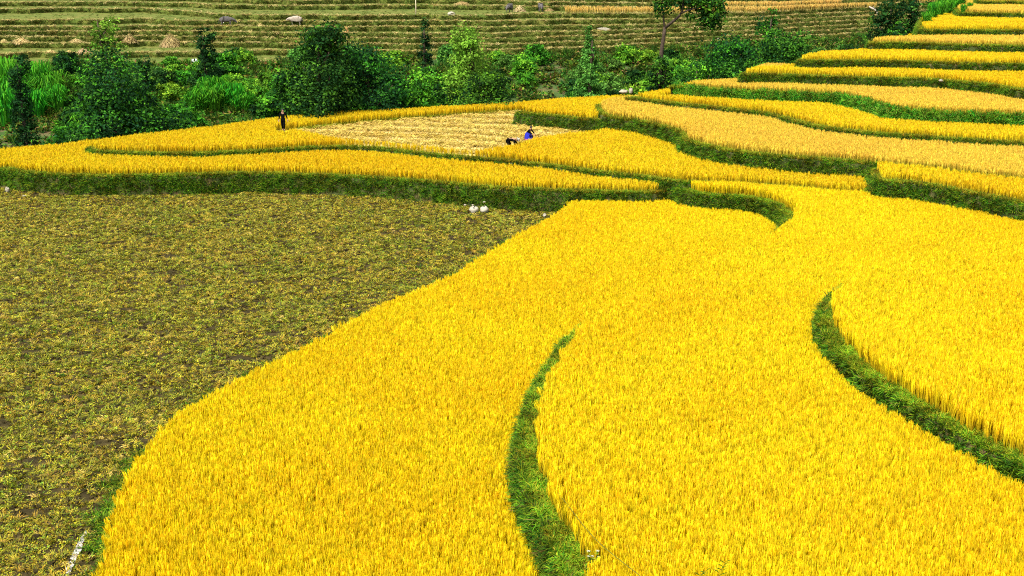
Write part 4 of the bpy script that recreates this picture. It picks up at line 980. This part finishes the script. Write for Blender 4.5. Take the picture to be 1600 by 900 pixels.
straw_heap(103, 84, 13, 5, 'tiny straw heap beside the pinkish one', 'straw_heap', 'straw heap', 15, dens=160, peak=.5)
straw_heap(123, 85, 22, 8, 'pinkish straw heap above the bright tall grass', 'straw_heap', 'straw heap', 6, cols=[(.6, .42, .26), (.66, .5, .34), (.5, .34, .18)], dens=300, peak=.5)
straw_heap(537, 54, 10, 11, 'orange straw stook behind the tallest dark tree', 'straw_heap', 'straw heap', 7, cols=[(.8, .42, .06), (.75, .5, .1)], dens=220)
straw_heap(415, 38, 14, 5, 'small straw pile between the two buffaloes', 'straw_heap', 'straw heap', 8, dens=200)
straw_heap(812, 18, 22, 10, 'pale straw heap between the two dark buffaloes', 'straw_heap', 'straw heap', 9, cols=TAN[1:4] + [(.7, .55, .33)], dens=400)
straw_heap(858, 17, 16, 5, 'low straw row beside a dark buffalo on the upper far terraces', 'straw_heap', 'straw heap', 10, dens=200, peak=.5)
straw_heap(722, 7, 26, 5, 'long low straw row on the uppermost far terraces', 'straw_heap', 'straw heap', 11, dens=260, peak=.5)
straw_heap(1240, 33, 10, 6, 'reddish straw pile on the far terraces above the thicket', 'straw_heap', 'straw heap', 14, cols=[(.6, .36, .2), (.66, .46, .26)], dens=160)
def stone(px, py, z, wpx, hpx, label, seed, mat='stone', name='stone', cat='stone', p=None):
    p = p or unproj(px, py, z); s = math.hypot(p[1], CZ) / FPX; b = MB(); rg = random.Random(seed); root = None
    r = (wpx * s / 2, wpx * s / 2 * .8, hpx * s / 2)
    V0 = []; b.blob((0, 0, r[2] * .7), r, seed, .16, (1, 1, 1), 9, 6)
    o = b.build(name, M[mat], None, False); o.location = p; o.rotation_euler = (0, 0, rg.uniform(0, 3)); return tag(o, label, cat)
stone(712, 23, 0, 12, 7, 'pale bundle lying on the far terraces below the long straw row', 21, 'white', 'cloth_bundle', 'bundle', far_pt(705, 24))
stone(0, 0, 0, 12, 6, 'pale blue plastic sheet heaped at the foot of the dark columnar tree', 22, 'sheet', 'plastic_sheet', 'sheet', far_pt(304, 97))
stone(941, 46, 0, 22, 5, 'long grey rock on the far terraces above the conical tree', 23, 'stone', 'rock', 'rock', far_pt(941, 46))
stone(1122, 63, 0, 7, 5, 'small yellowish stone on the lowest far terrace near the thicket', 24, 'stone', 'stone', 'stone', far_pt(1122, 63))
stone(38, 309, 0, 8, 5, 'white stone on the fallow field near the weedy bank', 25)
stone(12, 300, .15, 9, 9, 'tan stone set in the foot of the weedy bank', 26)
stone(1223, 297, 1.65, 8, 6, 'pale stone on the lip above the hooked bank', 27, p=unproj(1223, 296, FL))
stone(1470, 129, 6.0, 7, 4, 'white stone on the bank of the sixth rice step', 28, p=unproj(1470, 127.5, 6.05))
stone(852, 322, .3, 7, 7, 'small pale stone at the end of the weedy bank', 29, p=unproj(851, 339, .05))
stone(911, 197, 2.6, 5, 9, 'slim white stone on the bank above the stubble', 30, 'white', p=unproj(911, 201, FL))
stone(0, 0, 0, 11, 5, 'black bag lying at the back edge of the stubble field', 31, 'blackcloth', 'bag', 'bag', unproj(580, 189.5, FL))
# pale rocks on the far edge of the corner field
stone(0, 0, 0, 17, 6, 'long flat pale rock at the far edge of the corner rice field', 33, name='rock', cat='rock', p=tuple(np.array(unproj(975, 146, 3.7)) + (0, .3, 0)))
stone(0, 0, 0, 8, 9, 'small upright pale rock beside the long flat one', 34, name='rock', cat='rock', p=tuple(np.array(unproj(986, 146, 3.7)) + (0, .3, 0)))
# two white sacks and stones at the foot of the long bank
pz = unproj(749, 331, 0.03); s = math.hypot(pz[1], CZ) / FPX
for i, (dx, lab) in enumerate([(-8, 'white sack at the foot of the weedy bank, left of its twin'), (8, 'white sack at the foot of the weedy bank, right of its twin')]):
    root = empty('sack', (pz[0] + dx * s, pz[1] - .35, .03)); tag(root, lab, 'sack')
    b = MB(); b.blob((0, 0, .2), (7.2 * s, .25, .23), 40 + i, .12, (1, 1, 1), 14, 9); b.build('bag', M['white'], root, True)
    b = MB(); b.tube([(0, 0, .37), (.02, 0, .43), (.0, .02, .45)], [.05, .03, .04], 8); b.build('tied_neck', M['hide'], root, True)
    b = MB(); b.tube([(.06 * math.cos(t),   .06 * math.sin(t), .42) for t in np.linspace(0, 6.283, 13)], .018, 6); b.build('cord', M['blackcloth'], root, True)
for i, (px, py, w_, h_, lab) in enumerate([(737, 331, 9, 10, 'tan stone beside the white sacks'), (757, 315, 5, 2, 'flat pale stone on the bank above the white sacks'), (739, 320, 4, 2.5, 'small pale stone on the bank above the tan one'), (727, 320, 5, 3, 'smallest pale stone on the bank left of the sacks')]):
    p = unproj(px, py, .03) if py > 325 else tuple(np.array(unproj(px, py, .55)) - (0, .28, 0)); stone(0, 0, 0, w_, h_, lab, 44 + i, p=p)
# pole on the upper far terraces
p = far_pt(648, 24); s = math.hypot(p[1], CZ) / FPX; b = MB(); b.tube([(0, 0, -.3), (.03, 0, 1.2), (0, 0, 26 * s)], [.09, .08, .06], 7); o = b.build('bamboo_pole', M['cane'], None, True); o.location = p; tag(o, 'thin pale pole standing on the upper far terraces', 'pole')
# pale bare branch by the dark tree on the far hillside
p = far_pt(1384, 27); s = math.hypot(p[1], CZ) / FPX; b = MB(); b.tube([(.3 * s, 0, -.1), (-1 * s, 0, 6 * s), (-4 * s, 0, 9 * s), (-10 * s, .2, 12 * s), (-13 * s, .2, 14 * s)], [.13, .15, .16, .14, .05], 7)
b.tube([(-5 * s, 0, 9.5 * s), (-7 * s, -.2, 14 * s)], [.09, .03], 6); o = b.build('bare_branch', M['palebark'], None, True); o.location = (p[0], p[1] - .5, p[2]); tag(o, 'pale bare branch in front of the dark tree on the far hillside', 'branch')
# trickle of grey water in the corner of the fallow field
cl = [unproj(x, y, .07) for x, y in [(134, 832), (131, 843), (126, 850), (122, 862), (116, 872), (110, 884), (107, 895), (104, 912)]]
V = []; F = []
for i, q in enumerate(cl):
    wd = [.02, .09, .07, .1, .08, .11, .07, .05][i]; V += [(q[0] - wd, q[1], .12), (q[0] + wd, q[1] + .02, .125)]
for i in range(len(cl) - 1): F.append((2*i, 2*i+1, 2*i+3, 2*i+2))
tag(mesh_obj('water', V, F, M['water']), 'thin grey water trickle at the edge of the fallow field', None, None, 'structure')
# flowering weed on the nearest bund
p = unproj(925, 900, 1.6); root = empty('flowering_weed', p); tag(root, 'leafy weed with small white flowers on the curved bund', 'weed')
rg = random.Random(4); b = MB(); lf = MB(); tips = []
for i in range(9):
    a = rg.uniform(0, 6.28); e = Vector((math.cos(a) * rg.uniform(.05, .24), math.sin(a) * rg.uniform(.05, .2), rg.uniform(.42, .72))); mid = e * .5 + Vector((0, 0, .06)); b.tube([(0, 0, 0), mid, e], [.008, .006, .004], 5, (.1, .2, .03)); tips.append(e)
    for j in range(9):
        q = np.array(mid.lerp(e, rg.random()) if rg.random() < .7 else mid * rg.random()); aa = rg.uniform(0, 6.28); d = np.array([math.cos(aa), math.sin(aa), rg.uniform(-.2, .4)]); l = rg.uniform(.06, .11); c = rg.choice([(.2, .4, .03), (.3, .45, .05), (.12, .3, .02)])
        lf.strip([q, q + d * l * .5, q + d * l], [.006, .022, .003], (-math.sin(aa), math.cos(aa), 0), c)
b.build('stem', M['tallgrass'], root); lf.build('leaves', M['tallgrass'], root)
for e in tips[:5]:
    f_ = MB()
    for j in range(6):
        a = j * 1.047; f_.strip([tuple(e), (e.x + math.cos(a) * .022, e.y + math.sin(a) * .022, e.z + .02), (e.x + math.cos(a) * .05, e.y + math.sin(a) * .05, e.z + .012)], [.004, .013, .008], (-math.sin(a), math.cos(a), 0), (.5, .48, .34))
    f_.build('flower', M['straw'], root)
# two leafy sprays among the rice
def spray(px, py, z, label, n, size, seed):
    p = unproj(px, py, z); rg = random.Random(seed); root = empty('leafy_sapling', p); tag(root, label, 'sapling'); b = MB(); h = size
    pts = [(0, 0, -1.0), (.02, 0, 0), (.05, 0, h * .5), (.16, 0, h)]; b.tube(pts, [.012, .01, .008, .004], 6, (.08, .2, .03)); b.build('stem', M['tallgrass'], root)
    for i in range(n):
        t = .15 + .85 * i / (n - 1); q = Vector((.02 + .14 * t * t, 0, h * t)); sg = -1 if i % 2 else 1; d = Vector((sg * .8, rg.uniform(-.4, .2), .45)).normalized(); l = .2 * (1.1 - .4 * t); f_ = MB()
        f_.strip([q, q + d * l * .5 + Vector((0, 0, .012)), q + d * l], [.006, .035, .004], d.cross(Vector((0, .6, .8))).normalized(), (.07, .3, .02), (.1, .36, .03)); f_.build('leaf', M['tallgrass'], root)
spray(1123, 902, 1.6 + .7, 'young leafy sapling poking out of the golden rice', 9, .4, 1)
spray(1092, 905, 1.6 + .62, 'smaller green sprig beside the young sapling', 5, .22, 2)
# long thin stem arching over the rice beside the bund
p0 = unproj(868, 768, 2.1); p1 = unproj(930, 845, 2.35); p2 = unproj(1010, 908, 2.45); b = MB()
q = catmull([p0, p1, p2], .3, False); zz = np.linspace(2.15, 2.45, len(q)) + .08 * np.sin(np.linspace(0, 3.14, len(q)))
b.tube([(a[0], a[1], z_) for a, z_ in zip(q, zz)], .009, 5, (.16, .18, .03)); o = b.build('bent_stem', M['tallgrass']); tag(o, 'long thin bent stem lying across the rice beside the bund', 'stem')
